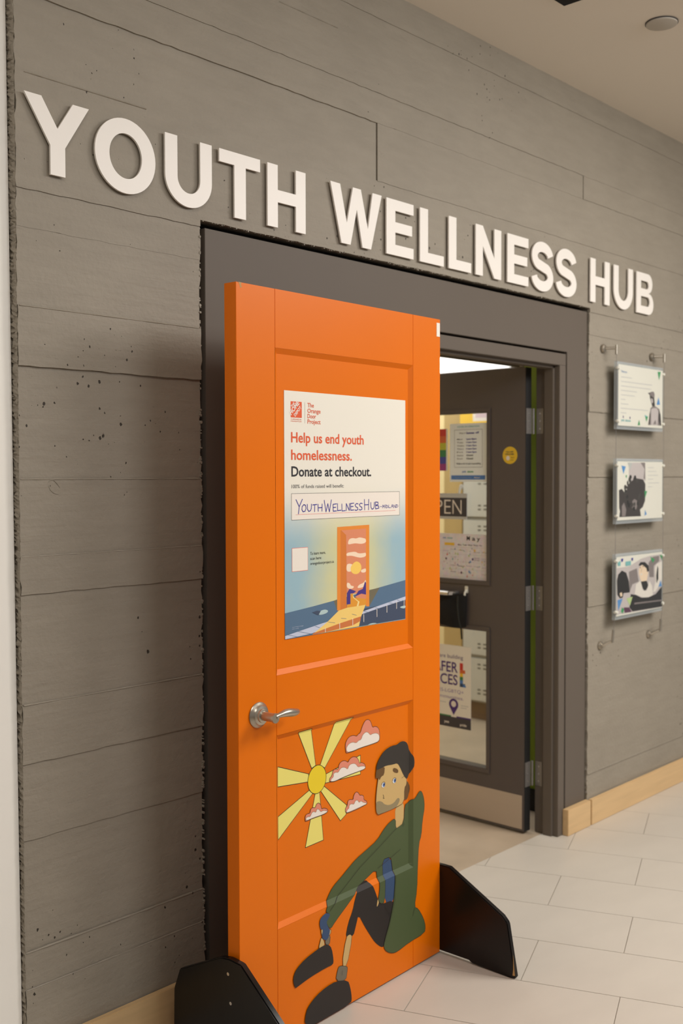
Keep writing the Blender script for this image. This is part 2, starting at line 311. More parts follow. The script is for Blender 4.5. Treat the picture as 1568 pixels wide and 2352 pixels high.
CLOUDS = [([(0.4374,0.7402),(0.4338,0.7614),(0.4386,0.7741),(0.4517,0.7846),(0.4728,0.7847),(0.4861,0.7787),(0.493,0.7843),(0.5032,0.7859),(0.5103,0.8019),(0.5239,0.8186),(0.5386,0.8205),(0.5512,0.812),(0.5594,0.7912),(0.5705,0.7937),(0.5844,0.7884),(0.5928,0.7762),(0.5945,0.7547),(0.59,0.7431),(0.5593,0.742),(0.4993,0.7409),(0.4673,0.7376),(0.441,0.7384)],[(0.441,0.7405),(0.438,0.7537),(0.449,0.7635),(0.4674,0.7658),(0.4833,0.7592),(0.494,0.7651),(0.5059,0.7653),(0.5129,0.7789),(0.5292,0.7845),(0.5401,0.7797),(0.5483,0.7705),(0.5594,0.7736),(0.5816,0.7712),(0.5928,0.7603),(0.59,0.7449),(0.5582,0.7429),(0.4993,0.7423),(0.4673,0.739)]),([(0.3649,0.6702),(0.3649,0.6803),(0.375,0.6855),(0.3802,0.7012),(0.3919,0.7027),(0.4021,0.6982),(0.4073,0.714),(0.4202,0.7195),(0.4358,0.7173),(0.4462,0.709),(0.4541,0.7187),(0.4699,0.7223),(0.4859,0.7173),(0.4966,0.704),(0.4965,0.6971),(0.51,0.6967),(0.5235,0.6887),(0.5273,0.6767),(0.5164,0.6731),(0.4724,0.6722),(0.42,0.6699),(0.3892,0.6665)],[(0.3689,0.6706),(0.3715,0.6778),(0.3816,0.6806),(0.3816,0.6908),(0.3918,0.6926),(0.402,0.6891),(0.4124,0.6994),(0.4227,0.7006),(0.4357,0.6968),(0.4435,0.6894),(0.4514,0.7014),(0.4672,0.7025),(0.4805,0.6987),(0.4911,0.6861),(0.5046,0.6867),(0.5235,0.6828),(0.5251,0.6765),(0.5099,0.6741),(0.4618,0.6734),(0.4148,0.671),(0.3892,0.6678)]),([(0.4342,0.5665),(0.4342,0.5785),(0.4431,0.5832),(0.4448,0.5966),(0.4537,0.5996),(0.4695,0.5942),(0.4712,0.6059),(0.4802,0.6148),(0.4909,0.6124),(0.5,0.5998),(0.507,0.6003),(0.5179,0.595),(0.5178,0.5828),(0.5303,0.5774),(0.5352,0.5675),(0.5205,0.5657),(0.4881,0.5624),(0.4431,0.5609)],[(0.4378,0.565),(0.4431,0.5729),(0.4499,0.573),(0.451,0.583),(0.4616,0.5847),(0.4721,0.5797),(0.4786,0.5896),(0.4882,0.5898),(0.4962,0.5792),(0.5043,0.5835),(0.5124,0.5771),(0.5287,0.5715),(0.5314,0.568),(0.5151,0.5667),(0.4828,0.5647),(0.4431,0.563)]),([(0.2618,0.583),(0.2619,0.5971),(0.2701,0.6017),(0.2821,0.5997),(0.2846,0.6113),(0.2943,0.6139),(0.3041,0.6099),(0.309,0.6203),(0.3188,0.6213),(0.3277,0.6125),(0.3296,0.6004),(0.341,0.601),(0.357,0.5938),(0.357,0.5854),(0.3335,0.5821),(0.2942,0.5829),(0.2652,0.5812)],[(0.2652,0.5832),(0.2643,0.59),(0.2724,0.5929),(0.2821,0.5898),(0.2894,0.6002),(0.2967,0.6017),(0.3064,0.5961),(0.3099,0.6052),(0.3187,0.603),(0.3261,0.5929),(0.3385,0.5949),(0.3545,0.5893),(0.3535,0.5862),(0.3335,0.5838),(0.2942,0.5845)])]
FIGURE = [('skin',[(0.6698,0.5308),(0.7128,0.5388),(0.7151,0.465),(0.6843,0.4564),(0.6709,0.4562)],0),('shirt',[(0.6023,0.3773),(0.6475,0.3791),(0.6579,0.3168),(0.6549,0.2357),(0.6003,0.2489)],0),('black',[(0.5227,0.3436),(0.5484,0.3208),(0.5694,0.2783),(0.575,0.2624),(0.5873,0.2496),(0.6479,0.2453),(0.6479,0.2181),(0.6345,0.1789),(0.6144,0.1422),(0.6012,0.1149),(0.586,0.1194),(0.558,0.1432),(0.5359,0.1719),(0.5087,0.2091),(0.4818,0.2521),(0.4711,0.2249),(0.4577,0.1938),(0.4419,0.2084),(0.4225,0.2021),(0.4341,0.2403),(0.4553,0.2716),(0.466,0.3029),(0.4821,0.3311)],0),('skin',[(0.5666,0.2497),(0.5722,0.2721),(0.5789,0.2611),(0.5705,0.2484)],0),('skin',[(0.4246,0.2035),(0.4419,0.2081),(0.4534,0.1959),(0.4284,0.1153),(0.4051,0.1246)],1),('sock',[(0.3948,0.13),(0.4295,0.1159),(0.431,0.1068),(0.4231,0.0751),(0.3777,0.0907),(0.387,0.1208)],1),('sock',[(0.3394,0.2391),(0.356,0.2336),(0.3518,0.2045),(0.3308,0.214)],1),('jacket',[(0.6709,0.4906),(0.6436,0.4866),(0.6149,0.4723),(0.581,0.4455),(0.5256,0.4285),(0.4823,0.416),(0.4451,0.3977),(0.4138,0.3807),(0.3778,0.364),(0.3549,0.3405),(0.3398,0.3128),(0.3372,0.3045),(0.3537,0.2939),(0.3447,0.286),(0.3371,0.2753),(0.347,0.2582),(0.3571,0.2502),(0.3774,0.2656),(0.4343,0.299),(0.4821,0.3294),(0.5254,0.3429),(0.5752,0.3603),(0.5807,0.3249),(0.5807,0.2928),(0.5722,0.2683),(0.5862,0.2508),(0.606,0.2511),(0.6079,0.3273),(0.6045,0.3788),(0.6452,0.3783),(0.6521,0.3547),(0.6579,0.3168),(0.6491,0.2411),(0.6421,0.2197),(0.6288,0.1809),(0.603,0.1317),(0.6001,0.1126),(0.6143,0.0954),(0.6402,0.0818),(0.6664,0.0775),(0.7257,0.0866),(0.8085,0.0888),(0.8135,0.1098),(0.8022,0.1398),(0.7744,0.1786),(0.7542,0.1894),(0.7682,0.2401),(0.7713,0.3137),(0.7774,0.3861),(0.791,0.4086),(0.7959,0.4521),(0.8083,0.4939),(0.804,0.5248),(0.7941,0.5457),(0.7836,0.5519),(0.7744,0.5465),(0.7591,0.5334),(0.741,0.5321),(0.7349,0.5244),(0.717,0.5213),(0.7128,0.4656),(0.6843,0.4582),(0.6714,0.4578)],1),('skin',[(0.3255,0.2303),(0.3318,0.213),(0.3184,0.2102),(0.3095,0.2058),(0.3056,0.2152),(0.3111,0.2267),(0.3156,0.2393)],1),('skin',[(0.347,0.2484),(0.3586,0.2496),(0.357,0.2366),(0.3469,0.2332)],1),('skin',[(0.3147,0.264),(0.3271,0.26),(0.323,0.2428),(0.3171,0.2448)],1),('shirt',[(0.3372,0.3031),(0.3557,0.2935),(0.3461,0.2841),(0.3371,0.2745),(0.348,0.2548),(0.3545,0.2459),(0.3419,0.2224),(0.3254,0.2296),(0.3171,0.2415),(0.3231,0.2603),(0.3132,0.2622),(0.3084,0.2811),(0.3124,0.2939),(0.3238,0.3003)],0),('black',[(0.2082,0.1329),(0.1995,0.1537),(0.2024,0.1723),(0.2156,0.1871),(0.2488,0.2016),(0.3022,0.2114),(0.3269,0.213),(0.3468,0.2086),(0.3604,0.1931),(0.3683,0.1564),(0.3657,0.1437),(0.3365,0.1456),(0.2677,0.142),(0.2129,0.1334)],0),('black',[(0.244,0.0151),(0.2519,0.0518),(0.2664,0.0661),(0.2966,0.0813),(0.3363,0.09),(0.3793,0.0911),(0.4309,0.0746),(0.4414,0.0511),(0.4486,0.0171),(0.4449,0.0008),(0.3459,0.001),(0.2816,0.0002)],0),('haird',[(0.723,0.5968),(0.7368,0.5846),(0.7392,0.562),(0.7301,0.5384),(0.72,0.5352),(0.7098,0.5431),(0.7069,0.573)],0),('skin',[(0.5841,0.6328),(0.5757,0.5957),(0.5722,0.5541),(0.58,0.5231),(0.598,0.5223),(0.6709,0.524),(0.7128,0.5296),(0.7128,0.5753),(0.7248,0.5836),(0.7248,0.6056),(0.6904,0.653),(0.667,0.6651),(0.6209,0.6658),(0.587,0.6605)],1),('beard',[(0.5734,0.5626),(0.5868,0.5641),(0.6037,0.5572),(0.6122,0.5481),(0.635,0.5391),(0.661,0.5408),(0.6756,0.5511),(0.6862,0.5505),(0.6903,0.5422),(0.6815,0.5316),(0.6698,0.5242),(0.6264,0.5225),(0.5811,0.5236),(0.5739,0.536)],0),('haird',[(0.5724,0.6347),(0.5724,0.6495),(0.5758,0.6629),(0.6164,0.6657),(0.6123,0.6373),(0.5982,0.6361),(0.5897,0.6252),(0.5841,0.6346)],0),('hat',[(0.5747,0.6607),(0.5758,0.6735),(0.5899,0.6936),(0.6153,0.7133),(0.6497,0.7198),(0.6758,0.7175),(0.6905,0.7237),(0.7111,0.7227),(0.729,0.7123),(0.738,0.6834),(0.7501,0.6663),(0.7537,0.6434),(0.7428,0.6237),(0.7332,0.6111),(0.726,0.5991),(0.7111,0.6122),(0.6875,0.65),(0.6757,0.6608),(0.6554,0.6604),(0.6238,0.6641),(0.6039,0.6619),(0.5814,0.6599)],0),('haird',[(0.6571,0.651),(0.6816,0.6404),(0.681,0.6275),(0.6542,0.6383)],0)]
EYES = [(0.6083,0.6079),(0.6623,0.6091)]
STROKES = [[(0.6066,0.5787),(0.6105,0.5717),(0.6071,0.5679),(0.6128,0.5665)],[(0.6709,0.458),(0.5865,0.4226),(0.4984,0.3874),(0.3878,0.327),(0.3523,0.3042)],[(0.6931,0.3884),(0.6492,0.3768),(0.5808,0.3601)],[(0.7128,0.4656),(0.705,0.4566)],[(0.6992,0.6093),(0.7111,0.6122)],[(0.606,0.2366),(0.6346,0.2006)],[(0.7439,0.1658),(0.753,0.1889)],[(0.405,0.1126),(0.4034,0.0995)],[(0.6579,0.3167),(0.652,0.2386),(0.6288,0.1808),(0.603,0.1298)]]
ART = [('pblue',[(-0.0009,0.0715),(0.1131,0.08),(0.2156,0.0893),(0.3606,0.1043),(0.538,0.1218),(0.5379,0.0016),(-0.0013,-0.0004)]),('pdark',[(0.3342,0.0521),(0.538,0.0573),(0.5379,0.0016),(0.3101,0.003),(0.321,0.031)]),('ptan',[(0.2004,0.0879),(0.2156,0.0901),(0.2154,0.0581)]),('ptan',[(0.3607,0.1052),(0.4098,0.1087),(0.3605,0.0566)]),('porange',[(0.2164,0.2976),(0.3611,0.2991),(0.3605,0.0566),(0.3451,0.058),(0.3457,0.2871),(0.2328,0.2875),(0.232,0.0565),(0.2154,0.0581)]),('porange2',[(0.2308,0.2876),(0.237,0.2873),(0.2557,0.2729),(0.2571,0.0622),(0.2299,0.0567)]),('psky',[(0.2349,0.2874),(0.3457,0.2885),(0.3452,0.0958),(0.2572,0.1033),(0.2557,0.2729)]),('pcream',[(0.264,0.2534),(0.2704,0.2613),(0.2852,0.2634),(0.3002,0.2605),(0.3152,0.2642),(0.3347,0.2606),(0.3456,0.2578),(0.3456,0.2467),(0.3238,0.2436),(0.298,0.2476),(0.2767,0.246),(0.264,0.2452)]),('pcream',[(0.2568,0.221),(0.2766,0.2226),(0.2979,0.2228),(0.3108,0.2166),(0.3346,0.2166),(0.3455,0.2174),(0.3455,0.2062),(0.3237,0.2033),(0.3064,0.2058),(0.2766,0.213),(0.2567,0.2114)]),('pcream',[(0.2567,0.1869),(0.268,0.1902),(0.285,0.1864),(0.2913,0.1749),(0.2764,0.165),(0.2566,0.1677)]),('pcream',[(0.3214,0.1674),(0.3345,0.1698),(0.3454,0.1713),(0.3454,0.1587),(0.3236,0.1594)]),('pyel',[(0.3,0.1965),(0.3215,0.1868),(0.3258,0.1698),(0.3106,0.157),(0.2891,0.1572),(0.2743,0.1679),(0.2765,0.1828)]),('pcream',[(0.2573,0.1362),(0.2721,0.1323),(0.2763,0.1243),(0.2912,0.1225),(0.2848,0.1148),(0.2585,0.1183)]),('pcream',[(0.304,0.116),(0.3127,0.125),(0.3344,0.1288),(0.3409,0.1359),(0.3453,0.1364),(0.3453,0.1182),(0.3191,0.1147)]),('pviolet',[(0.2585,0.1046),(0.2699,0.116),(0.289,0.1103),(0.2997,0.1066),(0.289,0.102),(0.2741,0.1019),(0.274,0.0716),(0.2584,0.0717)]),('pviolet',[(0.2954,0.0918),(0.3104,0.1071),(0.33,0.111),(0.3409,0.1325),(0.3453,0.128),(0.3452,0.093),(0.3234,0.0977)]),('psky',[(0.2954,0.0918),(0.3234,0.0977),(0.3452,0.093),(0.3452,0.0804),(0.3061,0.0853)]),('pgold',[(0.2741,0.1005),(0.2847,0.101),(0.2889,0.0896),(0.3452,0.0804),(0.3451,0.0622),(0.2571,0.0622),(0.2584,0.0717),(0.274,0.0716)]),('pcream2',[(0.2847,0.0982),(0.2911,0.088),(0.3147,0.0748),(0.3103,0.0627),(0.3017,0.0621),(0.3082,0.0754),(0.2855,0.089)]),('pwhite',[(-0.0013,0.0099),(0.0474,0.0159),(0.1564,0.0291),(0.3341,0.0451),(0.538,0.0711),(0.538,0.0611),(0.3984,0.0459),(0.2215,0.0235),(0.1089,0.005),(-0.0013,0.0009)]),('pyel2',[(0.2571,0.0622),(0.3429,0.063),(0.321,0.0283),(0.3123,0.0027),(0.1088,0.0011),(0.1725,0.03),(0.2216,0.0575)]),('prust',[(0.1128,0.0046),(0.2256,0.0203),(0.321,0.031),(0.3188,0.0173),(0.2844,0.0085),(0.1886,0.0027),(0.1108,0.0008)]),('pwhite2',[(0.1288,0.0599),(0.1566,0.0678),(0.1767,0.0632),(0.1726,0.0555),(0.1406,0.0521)]),('pdark',[(0.1084,0.0633),(0.1288,0.0665),(0.1446,0.0637),(0.1347,0.0527)]),('pwhite2',[(0.507,0.0412),(0.538,0.0441),(0.5356,0.0332),(0.5141,0.0368)]),('pwhite2',[(0.3472,0.0017),(0.3715,0.0062),(0.3983,0.0033),(0.3849,0.0019)])]
POSTS = [[(0.1636,0.0136),(0.1635,0.002)],[(0.2256,0.0217),(0.2256,0.004)],[(0.2836,0.0279),(0.2836,0.0086)],[(0.3341,0.0353),(0.3341,0.0135)],[(0.3962,0.0447),(0.3961,0.0225)],[(0.4439,0.0515),(0.4439,0.0306)],[(0.4919,0.0586),(0.4918,0.0374)],[(0.5293,0.064),(0.5293,0.0435)]]
LINES = [[(0.0062,0.0129),(0.0549,0.0002)],[(0.0512,0.0168),(0.105,0.0034)],[(0.1207,0.0236),(0.1404,0.0174)],[(0.1765,0.0296),(0.205,0.0239)],[(0.2319,0.0347),(0.2549,0.0309)],[(0.2803,0.0421),(0.3016,0.0358)],[(0.3341,0.0451),(0.3583,0.0385)],[(0.3895,0.0496),(0.4075,0.045)],[(0.4532,0.0593),(0.4717,0.0547)],[(0.4952,0.0641),(0.5093,0.0585)]]
PIC1 = [('photo_dark',[(4.631,1.932),(4.65,1.934),(4.668,1.94),(4.689,1.941),(4.7,1.928),(4.696,1.908),(4.701,1.889),(4.704,1.874),(4.69,1.865),(4.677,1.871),(4.664,1.89),(4.653,1.909),(4.65,1.923)]),('photo_mid',[(4.65,1.931),(4.668,1.94),(4.69,1.941),(4.7,1.928),(4.696,1.911),(4.676,1.916),(4.652,1.924)]),('photo_light',[(4.661,1.909),(4.679,1.907),(4.685,1.891),(4.672,1.885),(4.665,1.895)]),('photo_mid',[(4.659,1.863),(4.677,1.871),(4.704,1.874),(4.725,1.869),(4.749,1.862),(4.761,1.833),(4.767,1.785),(4.636,1.784),(4.646,1.809),(4.651,1.838)]),('photo_light',[(4.664,1.858),(4.685,1.864),(4.722,1.866),(4.739,1.851),(4.732,1.785),(4.665,1.785)]),('photo_dark',[(4.651,1.843),(4.659,1.833),(4.654,1.809),(4.649,1.784),(4.636,1.784),(4.644,1.811)]),('photo_dark',[(4.744,1.857),(4.761,1.838),(4.77,1.785),(4.756,1.784),(4.739,1.812)]),('photo_mid',[(4.692,1.796),(4.71,1.811),(4.718,1.789),(4.686,1.788)]),('tri_green',[(4.728,2.036),(4.76,2.039),(4.743,1.997)]),('tri_blue',[(4.739,1.918),(4.719,1.881),(4.755,1.883)]),('tri_teal',[(4.599,1.829),(4.631,1.823),(4.612,1.81)]),('tri_green',[(4.607,1.819),(4.633,1.823),(4.618,1.797)]),('tri_green',[(4.546,1.805),(4.533,1.779),(4.556,1.78)])]
PIC2 = [('photo_light',[(4.485,1.607),(4.611,1.608),(4.615,1.522),(4.52,1.534),(4.453,1.518),(4.452,1.579)]),('photo_mid',[(4.563,1.608),(4.608,1.608),(4.61,1.53),(4.594,1.534),(4.603,1.579)]),('photo_dark',[(4.363,1.362),(4.371,1.387),(4.363,1.404),(4.36,1.483),(4.386,1.489),(4.413,1.471),(4.428,1.474),(4.44,1.502),(4.465,1.52),(4.52,1.536),(4.59,1.53),(4.613,1.509),(4.611,1.431),(4.588,1.402),(4.562,1.391),(4.571,1.36)]),('photo_mid',[(4.488,1.433),(4.505,1.441),(4.531,1.434),(4.54,1.416),(4.523,1.392),(4.48,1.401)]),('photo_mid',[(4.408,1.427),(4.429,1.394),(4.421,1.364),(4.388,1.365),(4.387,1.411)]),('tri_blue',[(4.381,1.593),(4.422,1.589),(4.4,1.555)]),('tri_green',[(4.419,1.548),(4.435,1.551),(4.429,1.535)]),('pale_grey',[(4.439,1.607),(4.485,1.607),(4.462,1.571)]),('tri_green',[(4.604,1.476),(4.631,1.476),(4.609,1.443)]),('tri_blue',[(4.61,1.389),(4.628,1.368),(4.606,1.361)])]
PIC3 = [('photo_light',[(4.337,1.134),(4.458,1.134),(4.578,1.163),(4.667,1.171),(4.793,1.172),(4.798,0.916),(4.34,0.924)]),('photo_mid',[(4.458,1.11),(4.535,1.121),(4.554,1.058),(4.493,1.05),(4.468,1.019)]),('photo_mid',[(4.649,1.138),(4.694,1.165),(4.758,1.166),(4.759,1.14),(4.704,1.122),(4.705,1.068),(4.66,1.071)]),('pcream',[(4.557,1.123),(4.596,1.137),(4.641,1.114),(4.646,1.088),(4.633,1.056),(4.598,1.046),(4.571,1.065),(4.555,1.095)]),('photo_black',[(4.552,1.136),(4.57,1.147),(4.614,1.145),(4.65,1.126),(4.655,1.1),(4.637,1.097),(4.628,1.115),(4.587,1.134),(4.561,1.129)]),('photo_black',[(4.571,1.056),(4.633,1.056),(4.651,1.03),(4.616,1.007),(4.589,1.026)]),('cwhite',[(4.528,1.047),(4.571,1.061),(4.598,1.013),(4.634,1.01),(4.66,1.054),(4.687,1.027),(4.697,0.984),(4.643,0.972),(4.572,0.986),(4.515,1.003)]),('photo_black',[(4.346,1.077),(4.358,1.104),(4.391,1.12),(4.433,1.107),(4.459,1.065),(4.468,1.015),(4.409,1.016),(4.401,0.997),(4.376,0.995),(4.351,1.013)]),('photo_black',[(4.477,1.006),(4.528,0.998),(4.581,0.981),(4.652,0.977),(4.724,0.986),(4.796,1.018),(4.798,0.92),(4.495,0.925),(4.465,0.946)]),('photo_mid',[(4.512,0.963),(4.797,0.954),(4.797,0.948),(4.512,0.956)]),('cwhite',[(4.731,1.129),(4.787,1.138),(4.796,1.044),(4.724,0.999),(4.697,0.997),(4.723,1.049),(4.713,1.109)]),('photo_black',[(4.741,1.12),(4.75,1.107),(4.751,1.056),(4.733,1.036),(4.728,1.074)]),('pcream',[(4.372,1.019),(4.392,1.022),(4.397,1.005),(4.38,1.002)]),('tri_blue',[(4.352,0.989),(4.401,0.993),(4.36,0.94)]),('tri_lime',[(4.435,0.99),(4.494,0.993),(4.469,0.954)]),('tri_blue',[(4.774,1.05),(4.793,1.019),(4.751,1.018)]),('tri_green',[(4.393,0.953),(4.414,0.943),(4.402,0.924),(4.385,0.934)]),('tri_green',[(4.667,1.167),(4.713,1.151),(4.69,1.136)]),('tri_green',[(4.763,1.17),(4.794,1.168),(4.787,1.143)]),('plum',[(4.41,0.951),(4.461,0.947),(4.486,0.924),(4.419,0.926)]),('blueink',[(4.382,1.173),(4.403,1.174),(4.399,1.16),(4.386,1.159)]),('blueink',[(4.479,1.171),(4.497,1.172),(4.494,1.159),(4.483,1.158)]),('tri_teal',[(4.349,1.163),(4.378,1.163),(4.378,1.143),(4.354,1.143)]),('tri_teal',[(4.424,1.158),(4.475,1.159),(4.475,1.139),(4.424,1.138)])]
# ---------------------------------------------------------------- setting: concrete wall
CEIL = 3.187; XL, XR = 1.406, 7.6; OX0, OX1, OZ = 1.988, 4.186, 2.281
wall = MB()
wall.box(XL + .003, OX0 - .004, .012, .12, 0, CEIL).box(OX1 + .004, XR, .012, .12, 0, CEIL).box(OX0 - .004, OX1 + .004, .012, .12, OZ + .004, CEIL)
wall_b = struct(wall.build('wall_back', 'concrete'), 'dark grey board-formed concrete wall around the doorway')
rj = random.Random(3)
def board(x0, x1, z0, z1, off, jag=(1, 1)):
    """one imprint of a shuttering board in the cast wall: own depth, slightly ragged long edges"""
    y = -off * .0016; st = .03; n = max(2, int((x1 - x0) / st)); g = -.0007
    J = lambda a=.0013: rj.uniform(-a, a)
    bot = [(x0 + (x1 - x0) * i / n, z0 + g + J()) for i in range(n + 1)]; top = [(x0 + (x1 - x0) * i / n, z1 - g + J()) for i in range(n + 1)]
    m = max(2, int((z1 - z0) / .018))
    e0 = [(x0 + (rj.uniform(-.004, .003) if jag[0] else 0), z0 + (z1 - z0) * i / m) for i in range(1, m)]
    e1 = [(x1 + (rj.uniform(-.003, .004) if jag[1] else 0), z0 + (z1 - z0) * i / m) for i in range(1, m)]
    loop = bot + e1 + top[::-1] + e0[::-1]
    mb = MB(); mb.prism(loop, lambda p, a: (p[0], a, p[1]), y, .0125)
    return mb.build('board_imprint', 'concrete', wall_b)
Z = [0, .255, .35, .635, .83, .978, 1.256, 1.35, 1.543, 1.826, 1.972, 2.167, 2.262]
OFF = [-1.5, -3, -6, -4, -1.5, -3, -.5, -2, -4, .5, -2, -1.5]
for i, o in enumerate(OFF):
    board(XL, OX0, Z[i], Z[i + 1], o)
ZR = [0, .225, .805, .97, 1.256, 1.543, 1.71, 1.83, 1.975, 2.165, 2.262]
OFR = [-2.4, -.6, -3.4, -1.2, -3.6, -1.0, -3.2, -.2, -2.6, -1.4]
for i, o in enumerate(OFR):
    board(OX1, XR, ZR[i], ZR[i + 1], o, (1, 0))
board(XL, OX0, 2.262, 2.545, .5, (1, 0)); board(OX0, OX1, OZ, 2.545, .5, (0, 0)); board(OX1, XR, 2.262, 2.545, .5, (0, 0))
board(XL, 2.758, 2.545, 2.738, -1, (1, 0)); board(2.761, XR, 2.545, 2.738, 1.8, (0, 0))
board(XL, 4.113, 2.738, 2.837, 2.4, (1, 0)); board(4.116, XR, 2.738, 2.837, 3.6, (0, 0))
board(XL, XR, 2.837, 2.99, 4.3, (1, 0)); board(XL, XR, 2.99, 3.085, 3.6, (1, 0)); board(XL, XR, 3.085, CEIL, 5.2, (1, 0))
def fin(x0, x1, z, y, hgt=.0048, pr=.0016):
    mb = MB(); n = max(6, int((x1 - x0) / .02)); v = []
    for i in range(n + 1):
        x = x0 + (x1 - x0) * i / n; k = rj.uniform(.35, 1.1)
        v += [(x, y + .0005, z + hgt * k * .6), (x, y - pr * 1.7 * k, z - hgt * .1), (x, y + .0005, z - hgt * .4)]
    mb.add(v, [(3 * i + a, 3 * i + a + 1, 3 * i + a + 4, 3 * i + a + 3) for i in range(n) for a in (0, 1)]); mb.build('joint_fin', 'concrete', wall_b)
for z_, o_, pr_ in ((.255, -3, .0008), (.35, -3, .0020), (.978, -.5, .0016), (1.35, -.5, .0007), (1.543, -2, .0016), (1.972, .5, .0014)): fin(XL + .004, OX0 - .004, z_, -max(OFF[Z.index(z_)], OFF[Z.index(z_) - 1]) * .0016, pr=pr_)
for z_, a_, b_, pr_ in ((2.545, 1.43, 1.80, .0014), (2.99, 2.30, 2.56, .0014)): fin(a_, b_, z_, -.0012 if z_ < 2.9 else -.0066, pr=pr_)
for z_, o_, pr_ in ((.225, -.6, .0014), (.97, -1.2, .0010), (1.543, -1.0, .0012)): fin(OX1 + .004, XR, z_, -o_ * .0016, pr=pr_)
# jagged broken edges: thin crumbly fringe round the opening, rough return at the left end
fr = MB()
def crumbs(x, z, ax, n0):
    for _ in range(n0):
        t = rj.random(); s = rj.uniform(.0015, .0038)
        cx = x[0] + (x[1] - x[0]) * t + rj.uniform(-.001, .001); cz = z[0] + (z[1] - z[0]) * t + rj.uniform(-.001, .001)
        pts = [(cx + s * rj.uniform(.6, 1.2) * math.cos(a), cz + s * rj.uniform(.6, 1.6) * math.sin(a)) for a in [k * PI / 3 for k in range(6)]]
        fr.prism(pts, lambda p, a: (p[0], a, p[1]), rj.uniform(-.0005, .004), .012)
crumbs((OX0, OX0), (.12, OZ), 0, 170); crumbs((OX0, OX1), (OZ, OZ), 1, 230); crumbs((OX1, OX1), (.12, OZ), 0, 110)
f_o = fr.build('broken_edge', 'concrete', wall_b); f_o['kind'] = 'stuff'
rr = MB(); nz, ny = 620, 5
vv = []
for i in range(nz + 1):
    for j in range(ny + 1):
        vv.append((XL - .001 + rj.uniform(-.0045, .003) * (1 if j else .4), .001 + .045 * j / ny, CEIL * i / nz + rj.uniform(-.0015, .0015)))
rr.add(vv, [(i * (ny + 1) + j, i * (ny + 1) + j + 1, (i + 1) * (ny + 1) + j + 1, (i + 1) * (ny + 1) + j) for i in range(nz) for j in range(ny)])
rr.build('rough_return', 'concrete', wall_b)

kn = MB().tube([(1.487, .0028, 1.535), (1.494, .0024, 1.541), (1.503, .0024, 1.541), (1.513, .0026, 1.532), (1.522, .0028, 1.520)], [.0004, .0012, .0011, .0012, .0004], 6).tube([(1.487, .0030, 1.528), (1.493, .0026, 1.516), (1.503, .0026, 1.508), (1.515, .0028, 1.505), (1.524, .0030, 1.508)], [.0004, .0011, .0012, .0011, .0004], 6)
kn.build('knot_imprint', 'concrete', wall_b, smooth=True)
wl = MB(); wl.add([(-3, .012, 0), (1.4005, .012, 0), (1.4005, .2, 0), (-3, .2, 0), (-3, .034, CEIL), (1.4005, .034, CEIL), (1.4005, .2, CEIL), (-3, .2, CEIL)],
                  [(0, 3, 2, 1), (4, 5, 6, 7), (0, 1, 5, 4), (1, 2, 6, 5), (2, 3, 7, 6), (3, 0, 4, 7)])
struct(wl.build('wall_left', 'white_wall'), 'smooth white wall panel beside the concrete')
struct(MB().box(-4, 9, -8, 0.0, CEIL, CEIL + .05).build('ceiling', 'ceiling_paint'), 'plain painted corridor ceiling')

# dark metal surround, door frame
sur = empty('trim_1', (0, 0, 0)); struct(sur, 'dark grey metal surround filling the opening')
ol = [(2.013, 0), (2.981, 0), (2.981, 2.0745), (4.0125, 2.0745), (4.0125, 0), (4.179, 0), (4.179, 2.263), (2.013, 2.263)]
MB().prism(ol, lambda p, a: (p[0], a, p[1]), .010, .05).build('metal_panel', 'dark_paint', sur, bevel=.0012)
MB().box(OX0 + .001, 2.982, .051, .118, 0, OZ).box(2.982, OX1 - .001, .051, .118, 2.066, OZ).box(4.0045, OX1 - .001, .051, .118, 0, 2.066).build('light_block', 'black_gap', sur)  # black filler added behind the panel so no light comes through its gaps
frm = empty('trim_2', (3.5, .01, 0)); struct(frm, 'dark grey steel door frame with rebated jambs')
ix = -3.5; prof = [(0, 0), (0, .025), (-.012, .025), (-.012, .068), (0, .068), (0, .115), (.05, .115), (.05, 0)]
MB().prism([(3.954 + ix + a, b) for a, b in prof], lambda p, a: (p[0], p[1], a), 0, 2.015).build('jamb', 'dark_paint', frm, bevel=.0015)
MB().prism([(3.040 + ix - a, b) for a, b in prof], lambda p, a: (p[0], p[1], a), 0, 2.015).build('jamb', 'dark_paint', frm, bevel=.0015)
MB().prism([(2.015 + a, b) for a, b in prof], lambda p, a: (a, p[1], p[0]), 2.99 + ix, 4.004 + ix).build('head', 'dark_paint', frm, bevel=.0015)

# baseboards
bb = lambda x0, x1, nm, lb: struct(MB().box(x0, x1, -.019, -.0005 if x1 < 2 or x0 > 4.18 else .0095, 0, .113).build(nm, 'maple', bevel=.0018), lb)
bb(1.409, 1.984, 'baseboard_left', 'pale maple baseboard under the concrete left of the doorway')
bb(1.99, 2.98, 'baseboard_middle', 'pale maple baseboard on the dark surround behind the orange door')
bb(3.992, 4.184, 'baseboard_middle', 'short pale maple block at the foot of the dark surround')
bb(4.193, XR, 'baseboard_right', 'long pale maple baseboard right of the doorway')

